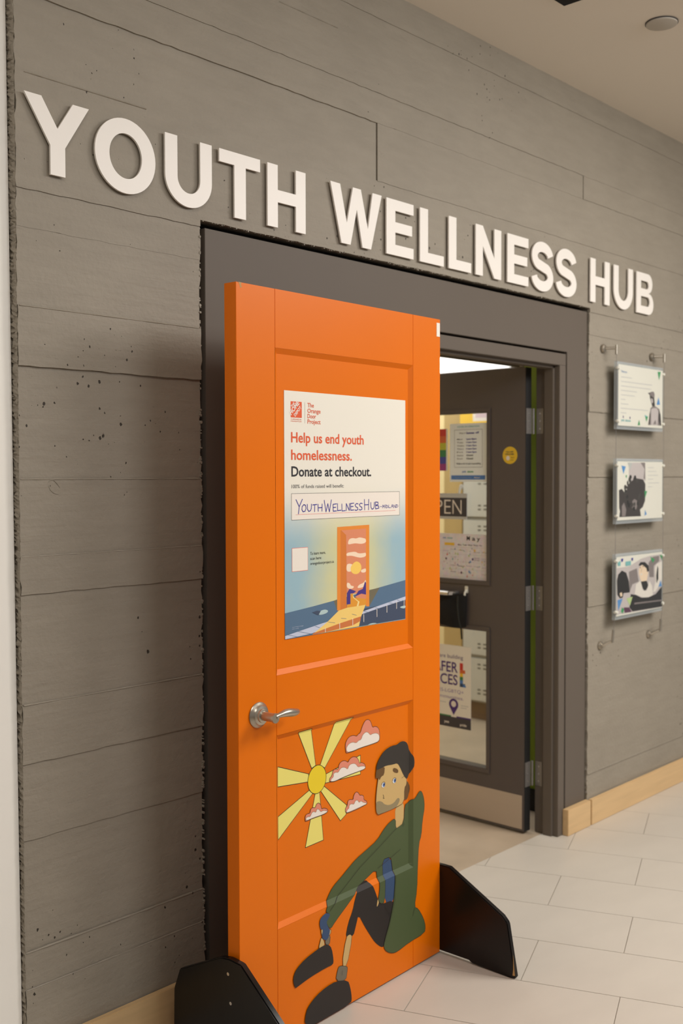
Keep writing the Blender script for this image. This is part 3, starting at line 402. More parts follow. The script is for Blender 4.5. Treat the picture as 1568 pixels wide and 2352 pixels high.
# ---------------------------------------------------------------- floor: staggered tiles laid at an angle
TA = .38326; E1 = (math.cos(TA), math.sin(TA)); E2 = (-E1[1], E1[0])
fl = struct(MB().box(-4, 9, -8, .0875, -.06, -.0025).build('floor', 'grout'), 'corridor floor of large pale stone-look tiles')
TW, TL = .303, .578; tile_me = None; YC = .0865
def clip_y(poly, yc):
    out = []
    for i in range(len(poly)):
        a, b = poly[i], poly[(i + 1) % len(poly)]; ia, ib = a[1] <= yc, b[1] <= yc
        if ia: out.append(a)
        if ia != ib: t = (yc - a[1]) / (b[1] - a[1]); out.append((a[0] + (b[0] - a[0]) * t, yc))
    return out
count = 0
for r in range(-2, 26):
    a0 = 4.143 - TW * (r - 9); a1 = a0 - TW          # row between a1 and a0
    am = (a0 + a1) / 2; b0 = -1.83 + .034 * (am - 3.39) + (0 if (r % 2) == 1 else .287)
    for k in range(-9, 10):
        bs = b0 + TL * k; g = .0011
        q = [(a1 + g, bs + g), (a0 - g, bs + g), (a0 - g, bs + TL - g), (a1 + g, bs + TL - g)]
        P = [(a * E1[0] + b * E2[0], a * E1[1] + b * E2[1]) for a, b in q]
        cx = sum(p[0] for p in P) / 4; cy = sum(p[1] for p in P) / 4
        if not (.9 < cx < 7.9 and -2.9 < cy < .45): continue
        dx, dy = cx, cy + 2.371; fwd = dx * math.sin(YAW) + dy * math.cos(YAW); side = dx * math.cos(YAW) - dy * math.sin(YAW)
        if fwd < 1.2 or abs(side) > .34 * fwd + .75: continue
        c = clip_y(P, YC)
        if len(c) < 3: continue
        full = len(c) == 4 and max(p[1] for p in P) <= YC
        if full and tile_me:
            o = bpy.data.objects.new('tile', tile_me); COL.objects.link(o); o.parent = fl; o.location = (cx, cy, 0)
        else:
            o = MB().prism([(p[0] - cx, p[1] - cy) for p in c], lambda p, a: (p[0], p[1], a), -.0025, 0).build('tile', 'tile', fl, bevel=.0005, loc=(cx, cy, 0))
            if full: tile_me = o.data
        count += 1
print('tiles', count)
struct(MB().box(-4, 9, -8, .0865, -.0024, -.0006).build('floor', 'tile'), 'tiled floor beyond the built tiles') if False else None
struct(MB().box(2.0, 8.6, .0880, 6, -.06, -.001).build('floor', 'office_floor'), 'mottled beige floor of the room behind')

# ---------------------------------------------------------------- room behind
struct(MB().box(4.20, 4.32, .127, .345, .10, 2.4).build('wall_inner', 'green_wall'), 'bright green wall just inside the doorway')
struct(MB().box(4.19, 4.33, .127, .35, 0, .10).build('baseboard_inner', 'base_black'), 'black rubber base of the green wall')
struct(MB().box(2.0, 8.6, .1205, .126, 2.07, 2.4).box(4.33, 8.6, .1205, .126, 0, 2.07).build('wall_front', 'office_white'), 'white inside face of the front wall')
struct(MB().box(2.0, 2.1, .127, 6, 0, 2.4).build('wall_office_left', 'cream_wall'))
struct(MB().box(2.1, 8.6, 5.9, 6.0, 0, 2.4).build('wall_office_back', 'cream_wall'))
struct(MB().box(8.5, 8.6, .127, 5.9, 0, 2.4).build('wall_office_right', 'cream_wall'))
struct(MB().box(2.0, 8.6, .127, 6, 2.4, 2.45).build('ceiling', 'office_white'), 'white ceiling of the room behind')
struct(MB().box(5.56, 5.70, 1.815, 4.5, 0, 2.16).build('wall_partition', 'cream_wall'), 'cream partition behind the lockers')
struct(MB().box(5.53, 5.66, 1.665, 1.812, 0, 2.16).build('trim_3', 'tan_wood', bevel=.003), 'tan wooden post between lockers and partition')
for k, (x0, x1, y0, y1) in enumerate([(5.9, 6.99, 2.22, 3.6), (7.10, 7.75, 2.22, 3.6), (2.8, 3.4, 1.4, 3.2)]):
    t = empty('ceiling_light', ((x0 + x1) / 2, (y0 + y1) / 2, 2.4)); dx, dy = (x1 - x0) / 2, (y1 - y0) / 2
    tag(t, ['large white luminous ceiling panel seen above the open door', 'narrow luminous ceiling panel behind the large one above the door', 'luminous ceiling panel inside the office near its left wall'][k], 'light')
    MB().box(-dx, dx, -dy, dy, -.012, -.002).build('diffuser', 'lamp_panel', t)
    MB().box(-dx - .02, -dx, -dy - .02, dy + .02, -.02, -.001).box(dx, dx + .02, -dy - .02, dy + .02, -.02, -.001).box(-dx, dx, -dy - .02, -dy, -.02, -.001).box(-dx, dx, dy, dy + .02, -.02, -.001).build('frame', 'slot_dark', t)
lk = empty('locker_bank', (5.5, 1.04, 0)); tag(lk, 'pale grey metal locker bank seen through the glass of the open door', 'lockers')
MB().box(.012, .33, -.6, .6, .12, 2.15).build('carcass', 'locker_dark', lk); MB().box(.06, .33, -.59, .59, 0, .12).build('plinth', 'wood_dark', lk)
dm = sm = None
for c in range(4):
    for r in range(7):
        loc = (0, -.45 + .3 * c, .265 + .29 * r)
        if dm is None:
            o = MB().box(0, .012, -.147, .147, -.134, .134).build('locker_door', 'locker_grey', lk, bevel=.002, loc=loc); dm = o.data
            sb = MB()
            for zc in (.085, -.075):
                for a in (-.0215, .0215):
                    for b_ in (-.012, .012): sb.box(-.0012, .001, a - .011, a + .011, zc + b_ - .004, zc + b_ + .004)
            s_ = sb.build('vent_slots', 'slot_dark', o); s_['kind'] = 'stuff'; sm = s_.data
            MB().box(-.008, 0, -.125, -.112, -.02, .02).build('latch', 'chrome', o); lm = COL.objects['latch'].data
        else:
            o = bpy.data.objects.new('locker_door', dm); COL.objects.link(o); o.parent = lk; o.location = loc
            for nm, me in (('vent_slots', sm), ('latch', lm)):
                s_ = bpy.data.objects.new(nm, me); COL.objects.link(s_); s_.parent = o
                if nm == 'vent_slots': s_['kind'] = 'stuff'
fo = Flat(); fo.rect('amber', 0, .34, 0, .30, 1).rect('cwhite', .10, .26, .12, .24, 2).rect('pinkish', .12, .24, .14, .2, 3).rect('forange', .02, .09, .03, .10, 2).rect('sun', .2, .32, .02, .07, 2)
tag(fo.build('poster', lambda u, v, l: (5.497 - l, 1.66 - u, 1.77 + v)), 'yellow and orange poster on the lockers behind the glass', 'poster')

# ---------------------------------------------------------------- open door with glass
lf = empty('door_1', (3.89, .125, 0)); struct(lf, 'dark grey steel door with two panes, swung open into the room')
T = .044; Wd = .905
MB().box(0, T, .013, .21, .01, 2.011).build('hinge_stile', 'dark_leaf', lf); MB().box(0, T, Wd - .21, Wd, .01, 2.011).build('latch_stile', 'dark_leaf', lf)
for z0, z1 in ((.01, .25), (.861, 1.084), (1.827, 2.011)): MB().box(0, T, .21, Wd - .21, z0, z1).build('rail', 'dark_leaf', lf)
for z0, z1 in ((.25, .861), (1.084, 1.827)):
    b_ = MB(); w_ = .020
    for x0, x1 in ((-.005, 0), (T, T + .005)):
        b_.box(x0, x1, .21 - w_, Wd - .21 + w_, z1, z1 + w_).box(x0, x1, .21 - w_, Wd - .21 + w_, z0 - w_, z0).box(x0, x1, .21 - w_, .21, z0, z1).box(x0, x1, Wd - .21, Wd - .21 + w_, z0, z1)
    b_.build('glazing_bead', 'dark_leaf', lf, bevel=.0015)
    MB().box(.009, .014, .21, Wd - .21, z0, z1).build('glass_pane', 'glass', lf)
MB().box(.001, T - .001, .0108, .013, .01, 2.011).build('dark_edge', 'base_black', lf)  # hinge edge of the leaf coloured darker than its faces
MB().box(-.0015, 0, .023, Wd - .02, .019, .166).build('kick_plate', 'steel_plate', lf, bevel=.0004)
for z0, z1 in ((.204, .311), (.968, 1.074), (1.728, 1.837)):
    h_ = MB().tube([(.054, .007, z0), (.054, .007, z1)], .0055, 12).build('hinge', 'hinge_steel', lf, smooth=True)
    MB().box(.003, .043, .0090, .0108, z0, z1).build('hinge_plate', 'hinge_steel', h_); MB().box(.0615, .0638, -.037, -.004, z0, z1).build('hinge_plate', 'hinge_steel', h_)
    sc = MB()
    for zz in (.2, .5, .8):
        sc.tube([(.023, .0084, z0 + (z1 - z0) * zz), (.023, .0092, z0 + (z1 - z0) * zz)], .004, 10).tube([(.0610, -.021, z0 + (z1 - z0) * zz), (.0618, -.021, z0 + (z1 - z0) * zz)], .004, 10)
    s_ = sc.build('screw', 'chrome', h_); s_['kind'] = 'stuff'
pb = MB().tube([(-.05, .38, 1.022), (-.05, .80, 1.022)], .011, 14).tube([(-.05, .38, 1.022), (-.045, .372, 1.022), (0, .37, 1.022)], .010, 12).tube([(-.05, .80, 1.022), (0, .80, 1.022)], .010, 12)
pb.build('pull_bar', 'chrome', lf, smooth=True)
YG = 3.8985
def leafmap(yl, z0, x=YG, wave=0): return lambda u, v, l: (x - l - wave * math.sin(u * 20) * .002, yl - u, z0 + v)
def sheet_thing(name, yl, z0, w_, h_, m, label, cat, fl_, x=YG, th=.0012):
    t = empty(name, (x, yl, z0)); tag(t, label, cat)
    MB().box(-th, 0, -w_, 0, 0, h_).build('sheet', m, t)
    if fl_: fl_.build('print', lambda u, v, l: (-th - l, -u, v), t)
    return t
f = Flat()
f.outline('textgrey', .026, .178, .065, .233, .0012, 1)
f.text('tri_teal', 'HOURS OF OPERATION', .042, .243, .120, .007, .01)
f.text('textgrey', 'Week of', .052, .215, .035, .006, .01).text('blueink', 'Summer', .092, .214, .045, .009, .03).text('blueink', 'off', .142, .215, .018, .008, .03)
for i, (d_, h_) in enumerate((('Mon', '1pm-8pm'), ('Tues', '11am-7pm'), ('Wednes', '11am-7pm'), ('Thurs', '11am-7pm'), ('Fri', '11am-5pm'), ('Satur', 'Closed'), ('Sun', 'Closed'))):
    z_ = .188 - i * .0145; f.text('textgrey', d_, .040, z_, .022 + .003 * len(d_), .0055, .01); f.text('blueink' if i < 5 else 'textdark', h_, .092, z_, .055 if i < 5 else .036, .0065, .03)
f.text('textdark', 'Walk-in & virtual counselling', .036, .078, .134, .0075, .01)
f.text('bar_blue', 'ywh', .068, .042, .022, .008, .03).text('tri_green', 'simcoe', .098, .042, .032, .008, .03).rect('bar_blue', .008, .194, .010, .029, 1).text('pale_blue', 'Youth Wellness Hub', .03, .016, .09, .006, .01).text('cwhite', 'Midland', .135, .016, .03, .006, .01)
sheet_thing('notice', .543, 1.522, .207, .261, 'paper_cool', 'white opening hours notice with blue bottom bar on upper glass', 'notice', f)
f = Flat()
for i, m in enumerate(('fpurple', 'fblue', 'fgreen', 'fyellow', 'forange', 'fred')): f.rect(m, .01, .15, .0 + .0315 * i, .0315 * (i + 1), 1)
t = sheet_thing('rainbow_sign', .714, 1.572, .158, .190, 'hook_white', 'small rainbow striped sign on the upper glass beside the hours notice', 'sign', f)
f = Flat(); f.rect('signdark', 0, .262, .012, .096, 1)
for ch, yr, wd in (('O', .2, .058), ('P', .135, .04), ('E', .088, .036), ('N', .028, .05)): f.text('cwhite', ch, .262 - yr - wd, .0225, wd, .064, -.012, 2)
sheet_thing('open_sign', .700, 1.354, .262, .116, 'pale_grey', 'dark OPEN sign with white letters hung on the upper glass', 'sign', f, x=3.886, th=.004)
t = empty('suction_hook', (3.8975, .478, 1.50)); tag(t, 'small white strap hook between hours notice and OPEN sign', 'hook')
MB().tube([(0, 0, 0), (-.006, 0, 0)], [.012, .007], 14).build('cup', 'hook_white', t, smooth=True); MB().tube([(-.006, 0, .01), (-.010, .002, -.01), (-.010, .006, -.03)], [.004, .006, .005], 10).build('strap', 'hook_white', t, smooth=True)
f = Flat(); rc = random.Random(5)
[f.text('textdark', c_, u_, .176, .017, .019, .008, 3) for c_, u_ in (('M', .154), ('a', .183), ('y', .209))]; f.text('bar_blue', 'ywh', .02, .180, .018, .008, .02).text('tri_teal', 'simcoe', .045, .180, .03, .008, .02).rect('amber', .03, .085, .150, .162, 2)
f.text('textgrey', 'Mon  Tues  Wed  Thurs  Fri', .105, .152, .13, .006, .01, 3)
for i in range(6): f.line('pale_grey', [(.02 + .043 * i, .01), (.02 + .043 * i, .145)], .0007, 1)
for i in range(5): f.line('pale_grey', [(.02, .01 + .0335 * i), (.262, .01 + .0335 * i)], .0007, 1)
for i in range(46):
    u, v = rc.uniform(.02, .255), rc.uniform(.012, .14); s_ = rc.uniform(.002, .006)
    f.poly(rc.choice(['plum', 'violet', 'pinkish', 'tri_blue', 'redline', 'amber', 'lavender', 'tri_teal', 'pinkish', 'haird', 'pale_blue', 'tri_lime']), circle(u, v, s_ * .7, s_, 8), 3)
for i in range(22): f.text('lavender' if i % 2 else 'textgrey', rc.choice(['Drop-in', 'Art club', 'Yoga', 'Cooking', 'Group', 'Games', 'Music']), .022 + .043 * rc.randrange(6), .018 + .0335 * rc.randrange(4) + rc.uniform(0, .012), .03, .0035, .0, 2)
sheet_thing('calendar', .602, 1.084, .268, .204, 'calendar_print', 'colourful May activity calendar sheet at the foot of the upper glass', 'calendar', f)
f = Flat(); PW = .29
f.text('violet', 'We are building', .06, .315, .186, .018, -.005, 2)
f.text('violet', 'SAFER', .055, .252, .162, .046, .012, 2).text('violet', 'SPACES', .018, .195, .198, .046, .012, 2)
for i, m in enumerate(('shirt', 'bar_blue', 'fgreen', 'amber', 'forange', 'fred', 'fred')): f.rect(m, .228, .246 if i not in (0, 4) else .258, .190 + .0155 * i, .190 + .0155 * (i + 1), 1)
f.poly('bar_blue', [(.246, .19), (.262, .19), (.262, .197), (.246, .2055)], 2)
f.text('lavender', 'with 2S-LGBTQ+', .05, .158, .200, .015, -.005, 2).text('lavender', 'communities.', .085, .130, .165, .015, -.005, 2)
f.poly('violet', [(.194, .056)] + [(.194 + .026 * math.cos(a), .105 + .026 * math.sin(a)) for a in [-.5 + k * (PI + 1.0) / 16 for k in range(17)]], 2); f.poly('cwhite', circle(.194, .107, .014), 3)
f.rect('signdark', 0, PW, 0, .047, 1).rect('violet', .21, PW, .047, .053, 1).rect('fgreen', .09, .18, .047, .053, 1).rect('forange', 0, .09, .047, .053, 1)
f.text('cwhite', 'yes', .14, .016, .028, .012, .02, 2).text('cwhite', 'pride', .23, .012, .036, .012, .02, 2)
f.line('pale_grey', [(.235, .105), (.275, .105)], .003, 1).line('pale_grey', [(.235, .095), (.265, .095)], .003, 1).line('pale_grey', [(.08, .11), (.15, .11)], .003, 1)
sheet_thing('poster', .714, .404, PW, .375, 'paper', 'white safer spaces poster with purple pin on the lower glass', 'poster', f)
t = empty('round_sticker', (3.89, .215, 1.637)); tag(t, 'round yellow sticker on the dark stile of the open door', 'sticker')
MB().prism(circle(0, 0, .0375, n=40), lambda p, a: (a, p[0], p[1]), -.0006, 0).build('disc', 'sticker_yellow', t)
f = Flat(); f.text('textgrey', 'YOU ARE', -.022, .012, .040, .006, .02).text('textgrey', 'WELCOME', -.025, .002, .046, .006, .02).poly('cwhite', circle(-.010, -.012, .009, .010), 1).text('haird', 'here', .006, -.012, .016, .005, .01).text('haird', 'safe', .004, -.022, .014, .004, .01)
f.build('print', lambda u, v, l: (-.0006 - l, -u, v), t)
t = empty('adhesive_hook', (3.89, .443, 1.035)); tag(t, 'white adhesive hook on the middle rail of the open door', 'hook')
MB().box(-.004, 0, -.009, .009, -.012, .020).build('plate', 'hook_white', t, bevel=.0018); MB().tube([(-.004, 0, .002), (-.014, 0, -.010), (-.016, 0, -.018), (-.008, 0, -.022)], [.005, .005, .005, .004], 10).build('hook', 'hook_white', t, smooth=True)
# black cloth bag hanging from the hook
t = empty('cloth_bag', (3.87, .443, 1.02)); tag(t, 'black cloth bag hanging over the pull bar of the open door', 'bag')
mb = MB(); nu, nv = 16, 10; vs_ = []
for side in (1, 0):
    for i in range(nu + 1):
        u = i / nu
        for j in range(nv + 1):
            v = j / nv; top = 1.020 - .004 * math.sin(u * 3) - .045 * max(0, u - .22) ** 1.2; bot = .872 - .006 * math.sin(u * 9)
            th = .034 * math.sin(PI * min(1, max(0, u))) ** .5 * (.45 + .55 * math.sin(PI * min(.98, v + .05))) + .004 * math.sin(u * 23 + v * 3)
            y_ = .436 + .005 * v + .30 * u
            vs_.append((3.883 - (th + .004 if side else 0) - 3.87, y_ - .443, top + (bot - top) * v - 1.02))
q = (nu + 1) * (nv + 1)
fs = [(s * q + i * (nv + 1) + j, s * q + i * (nv + 1) + j + 1, s * q + (i + 1) * (nv + 1) + j + 1, s * q + (i + 1) * (nv + 1) + j) for s in (0, 1) for i in range(nu) for j in range(nv)]
for i in range(nu):
    for j in (0, nv): a = i * (nv + 1) + j; fs.append((a, a + nv + 1, a + nv + 1 + q, a + q))
for j in range(nv):
    for i in (0, nu): a = i * (nv + 1) + j; fs.append((a, a + 1, a + 1 + q, a + q))
mb.add(vs_, fs).build('pouch', 'bag_black', t, smooth=True)
MB().tube([(-.018, .022, -.008), (-.028, .016, -.05), (-.030, .008, -.11), (-.02, .002, -.155), (-.012, .004, -.20)], .0035, 8).build('strap', 'bag_strap', t, smooth=True)

# ---------------------------------------------------------------- sign letters on the concrete
LZ, LH, ST = 2.3053, .1885, .043
def hsign(word, n): return f'white raised letter {n} of the word {word} above the doorway'
def arcpts(cx, cy, rx, ry, a0, a1, n=20): return [(cx + rx * math.cos(a0 + (a1 - a0) * k / n), cy + ry * math.sin(a0 + (a1 - a0) * k / n)) for k in range(n + 1)]
def stroke_band(pts, w_):
    L_, R_ = [], []
    for i, p in enumerate(pts):
        a = pts[max(i - 1, 0)]; b = pts[min(i + 1, len(pts) - 1)]; d = math.hypot(b[0] - a[0], b[1] - a[1]); nx, ny = -(b[1] - a[1]) / d, (b[0] - a[0]) / d
        L_.append((p[0] + nx * w_ / 2, p[1] + ny * w_ / 2)); R_.append((p[0] - nx * w_ / 2, p[1] - ny * w_ / 2))
    return L_ + R_[::-1]
def ring(o, i):
    """outer and inner loops of equal length -> list of quads"""
    n = len(o); return [[o[k], o[(k + 1) % n], i[(k + 1) % n], i[k]] for k in range(n)]
def glyph(ch, w_):
    H = LH; s = ST
    if ch == 'Y':
        return [[(0, H), (.048, H), (w_ / 2, .117), (w_ - .048, H), (w_, H), (w_ / 2 + s / 2, .073), (w_ / 2 + s / 2, 0), (w_ / 2 - s / 2, 0), (w_ / 2 - s / 2, .073)]]
    if ch == 'U':
        o = [(0, H)] + arcpts(w_ / 2, w_ * .47, w_ / 2, w_ * .47 + .002, PI, 2 * PI, 24) + [(w_, H), (w_ - s, H)] + arcpts(w_ / 2, w_ * .47, w_ / 2 - s, w_ * .47 - s * .85, 2 * PI, PI, 24) + [(s, H)]
        return [o]
    if ch == 'T': return [[(0, H), (w_, H), (w_, H - .037), (w_ / 2 + .0225, H - .037), (w_ / 2 + .0225, 0), (w_ / 2 - .0225, 0), (w_ / 2 - .0225, H - .037), (0, H - .037)]]
    if ch == 'H': return [[(0, 0), (0, H), (s, H), (s, .114), (w_ - s, .114), (w_ - s, H), (w_, H), (w_, 0), (w_ - s, 0), (w_ - s, .077), (s, .077), (s, 0)]]
    if ch == 'W': return [[(0, H), (.046, H), (.078, .068), (.108, H), (.147, H), (.182, .064), (.206, H), (w_, H), (.198, 0), (.155, 0), (.127, .120), (.096, 0), (.052, 0)]]
    if ch == 'E': return [[(0, 0), (0, H), (w_, H), (w_, H - .037), (.047, H - .037), (.047, .113), (w_ - .008, .113), (w_ - .008, .078), (.047, .078), (.047, .036), (w_, .036), (w_, 0)]]
    if ch == 'L': return [[(0, 0), (0, H), (.046, H), (.046, .036), (w_, .036), (w_, 0)]]
    if ch == 'N': return [[(0, 0), (0, H), (.046, H), (w_ - .046, .075), (w_ - .046, H), (w_, H), (w_, 0), (w_ - .046, 0), (.046, .113), (.046, 0)]]
    if ch == 'O':
        o = circle(w_ / 2, H / 2, w_ / 2, H / 2 + .004, 48); i = circle(w_ / 2, H / 2, w_ / 2 - .045, H / 2 - .035, 48); return ring(o, i)
    if ch == 'B':
        m = .0985
        def dloop(z0, z1, w1, il, ib, it):
            a, b = z0 + ib, z1 - it; r = (b - a) / 2; rx_ = min(r, w1 * .5); x1 = w1 - (.036 if il else 0) - rx_; xl = s if il else 0
            return [(xl, a), (x1, a)] + arcpts(x1, (a + b) / 2, rx_, r, -PI / 2, PI / 2, 14)[1:-1] + [(x1, b), (xl, b)]
        return ring(dloop(0, m, w_, 0, 0, 0), dloop(0, m, w_, 1, .036, .018)) + ring(dloop(m, H, w_ - .012, 0, 0, 0), dloop(m, H, w_ - .012, 1, .018, .036))
    if ch == 'S':
        c = []; cx = w_ / 2; rx = w_ / 2 - s / 2
        r = (H + .008 - .038) / 4; top = H + .004 - .019; 
        c += arcpts(cx, top - r, rx, r, .05 * PI, .5 * PI, 8) + arcpts(cx, top - r, rx - .003, r, .5 * PI, 1.30 * PI, 16)[1:]
        lo = arcpts(cx, -.004 + .019 + r, rx, r, .30 * PI, -.5 * PI, 16) + arcpts(cx, -.004 + .019 + r, rx, r, -.5 * PI, -.97 * PI, 8)[1:]
        return [('band', c + lo)]
def make_letter(ch, x0, x1, label):
    x0 *= 1.003; x1 *= 1.003
    w_ = x1 - x0; mb = MB(); polys = glyph(ch, w_)
    F = lambda p, a: (p[0], a, p[1])
    if polys[0][0] == 'band':
        loop = polys[0][1]; n = len(loop); sb = stroke_band(loop, .041); L_, R_ = sb[:n], sb[n:][::-1]
        polys = [[L_[k], L_[k + 1], R_[k + 1], R_[k]] for k in range(n - 1)]
    for p in polys: mb.prism(p, F, -.0138, -.0078)
    # merge touching faces so that the letter is one solid skin
    o = mb.build('sign_letter', 'letter_white')
    bm = bmesh.new(); bm.from_mesh(o.data); bmesh.ops.remove_doubles(bm, verts=bm.verts, dist=1e-5)
    seen = {}
    for f_ in bm.faces: seen.setdefault(tuple(sorted(v.index for v in f_.verts)), []).append(f_)
    bmesh.ops.delete(bm, geom=[f_ for g_ in seen.values() if len(g_) > 1 for f_ in g_], context='FACES')
    bmesh.ops.recalc_face_normals(bm, faces=bm.faces); bm.to_mesh(o.data); bm.free()
    o.location = (x0, 0, LZ)
    tag(o, label, 'letter', 'raised sign letters above the doorway')
    return o
LET = [('Y', 1.418, 1.604, 'YOUTH', 'large white raised letter Y at the left end of the sign'), ('O', 1.621, 1.815, 0, 'white round raised letter O in the word YOUTH'),
 ('U', 1.848, 2.015, 0, 'white raised letter U between O and T in YOUTH'), ('T', 2.043, 2.203, 0, 'white raised letter T in the word YOUTH'), ('H', 2.233, 2.396, 0, 'white raised letter H ending the word YOUTH'),
 ('W', 2.509, 2.761, 0, 'white wide raised letter W starting the word WELLNESS'), ('E', 2.786, 2.932, 0, 'white raised letter E right after the W of WELLNESS'), ('L', 2.968, 3.106, 0, 'white raised letter L, first of the two in WELLNESS'),
 ('L', 3.136, 3.274, 0, 'white raised letter L, second of the two in WELLNESS'), ('N', 3.303, 3.471, 0, 'white raised letter N in the middle of WELLNESS'), ('E', 3.514, 3.662, 0, 'white raised letter E between N and S in WELLNESS'),
 ('S', 3.685, 3.850, 0, 'white raised letter S, first of the two in WELLNESS'), ('S', 3.870, 4.036, 0, 'white raised letter S that ends WELLNESS'), ('H', 4.153, 4.321, 0, 'white raised letter H starting the word HUB'),
 ('U', 4.359, 4.537, 0, 'white raised letter U in the word HUB'), ('B', 4.574, 4.742, 0, 'white raised letter B at the right end of the sign')]
for ch, a, b, _, lb in LET: make_letter(ch, a, b, lb)

# ---------------------------------------------------------------- orange display door
DX, DY, DA, DW, DH = 1.8348, -.3212, .03165, .893, 2.040
dr = empty('display_door', (DX, DY, .006), DA); tag(dr, 'freestanding bright orange panelled door with painted sun and seated youth', 'door')
DT = .044; S0, S1 = .142, .749; UP = (1.009, 1.884); LO = (.318, .846); BD, BW = .0095, .0135
oc = 'orange_paint'
MB().box(0, S0 - .0003, 0, DT, 0, DH).build('stile', oc, dr, bevel=.0009); MB().box(S1 + .0003, DW, 0, DT, 0, DH).build('stile', oc, dr, bevel=.0009)
for z0, z1 in ((0, LO[0]), (LO[1], UP[0]), (UP[1], DH)): MB().box(S0, S1, 0, DT, z0, z1).build('rail', oc, dr, bevel=.0006)
for z0, z1 in (LO, UP):
    p = MB(); a, b, c, d = S0, S1, z0, z1; w_ = BW
    for y0, y1 in ((0, BD), (DT, DT - BD)):
        p.add([(a, y0, c), (b, y0, c), (b, y0, d), (a, y0, d), (a + w_, y1, c + w_), (b - w_, y1, c + w_), (b - w_, y1, d - w_), (a + w_, y1, d - w_)],
              [(0, 1, 5, 4), (1, 2, 6, 5), (2, 3, 7, 6), (3, 0, 4, 7), (4, 5, 6, 7)])
    p.build('panel', oc, dr)
def depth(s, z):
    d = 0
    for c, t_ in (LO, UP): d = max(d, min(s - S0, S1 - s, z - c, t_ - z))
    return 0 if d <= 0 else min(d / BW, 1) * BD
SUB = [(0, S0), (0, S0 + BW), (0, S1 - BW), (0, S1), (1, LO[0]), (1, LO[0] + BW), (1, LO[1] - BW), (1, LO[1])]
dfn = lambda u, v, l: (min(max(u, .0005), DW - .0005), depth(u, v) - l - .0003, max(v, .001) )
def decal(fl_, name): return fl_.build(name, dfn, dr, .00018, SUB)
f = Flat()
OW = .0016
for r_ in RAYS: f.poly('ray', r_, 1); f.line('ink', r_, OW, 2, True)
(cx, cy) = SUNCENTRE[0]; rx = (SUNCENTRE[1][0] - SUNCENTRE[3][0]) / 2; ry = (SUNCENTRE[4][1] - SUNCENTRE[2][1]) / 2
c_ = circle(cx, cy, rx, ry, 40); f.poly('sun', c_, 3); f.line('ink', c_, OW, 4, True)
decal(f, 'painted_sun')
for o_, w_ in CLOUDS:
    f = Flat(); o2 = smooth_loop(o_); w2 = smooth_loop(w_)
    f.poly('pink', o2, 5).line('ink', o2, .0013, 6, True).poly('cwhite', w2, 7).line('beard', w2, .0009, 8, True); decal(f, 'painted_cloud')
f = Flat(); ly = 1
for m, p, ln in FIGURE:
    p2 = smooth_loop(p, 1); f.poly(m, p2, ly)
    if ln: f.line('ink', p2, .0013, ly + .5, True)
    ly += 1
for ex, ey in EYES:
    f.poly('eyewhite', circle(ex - .0005, ey, .0085, .0075, 20), ly).poly('iris', circle(ex + .002, ey, .0058, .0062, 20), ly + 1).poly('ink', circle(ex + .003, ey + .001, .0024, .0028, 12), ly + 2).line('ink', arcpts(ex, ey, .009, .009, PI * .95, PI * .1, 8), .0011, ly + 2)
for s_ in STROKES: f.line('ink', s_, .0012, ly)
decal(f, 'painted_figure')
# lever handle
hd = MB(); hs, hz = .072, .915
hd.tube([(hs, 0, hz), (hs, -.003, hz), (hs, -.006, hz), (hs, -.008, hz), (hs, -.014, hz), (hs, -.016, hz), (hs, -.020, hz), (hs, -.021, hz)], [.0335, .0345, .0325, .0285, .025, .0185, .0175, .015], 36)
ho = hd.build('lever_handle', 'brushed_nickel', dr, smooth=True)
MB().tube([(hs, -.018, hz), (hs, -.058, hz), (hs, -.060, hz), (hs, -.066, hz)], [.0125, .0115, .0135, .0130], 24).build('neck', 'brushed_nickel', ho, smooth=True)
pts = []; rad = []
for k in range(15):
    t_ = k / 14; pts.append((hs + .004 + .100 * t_, -.060 - .004 * math.sin(t_ * PI) + .012 * t_ * t_, hz + .002 + .004 * math.sin(t_ * 5) + .002 * t_)); rad.append(.0062 + .0052 * math.sin(PI * max(0, t_ - .12) / .88) ** .8 if t_ > .12 else .008 - .0018 * t_ / .12)
rad[-1] = .003
MB().tube(pts, rad, 18).build('lever', 'brushed_nickel', ho, smooth=True)
# white tag, chips
MB().box(DW - .020, DW - .003, -.001, 0, 1.985, 2.028).build('white_tag', 'paper', dr)
MB().prism([(.008, 2.0402), (.020, 2.0402), (.018, 2.034), (.021, 2.028), (.015, 2.026), (.013, 2.033)], lambda p, a: (p[0], a, p[1]), -.0003, .0005).build('paint_chip', 'raw_plywood', dr)
# feet
def foot(x0, x1, prof_, screws):
    o = MB().prism(prof_, lambda p, a: (a, -p[0], p[1] - .006), x0, x1).build('foot', 'black_lacquer', dr, bevel=.003, smooth=True)
    for y_, z_ in screws:
        MB().tube([(x0 - .0012, -y_, z_ - .006), (x0 + .001, -y_, z_ - .006)], .0045, 12).build('screw', 'chrome', o)
    return o
foot(-.020, -.0005, [(-.243, .0), (-.240, .148), (-.216, .209), (-.053, .289), (-.02, .294), (.024, .291), (.16, .183), (.25, .10), (.285, .0)], [(-.022, .254), (-.013, .179), (-.013, .09)])
foot(DW + .0005, DW + .020, [(-.285, .0), (-.26, .165), (-.238, .185), (-.053, .289), (.0, .291), (.036, .291), (.236, .186), (.254, .168), (.284, .004), (.262, 0), (.12, .004), (.115, .010), (-.02, .010), (-.025, 0)], [])
MB().prism([(.2755, .075), (.2800, .030), (.2825, .012), (.2740, .011), (.2765, .030)], lambda p, a: (a, -p[0], p[1] - .006), DW + .0001, DW + .0006).build('worn_edge', 'raw_plywood', dr)

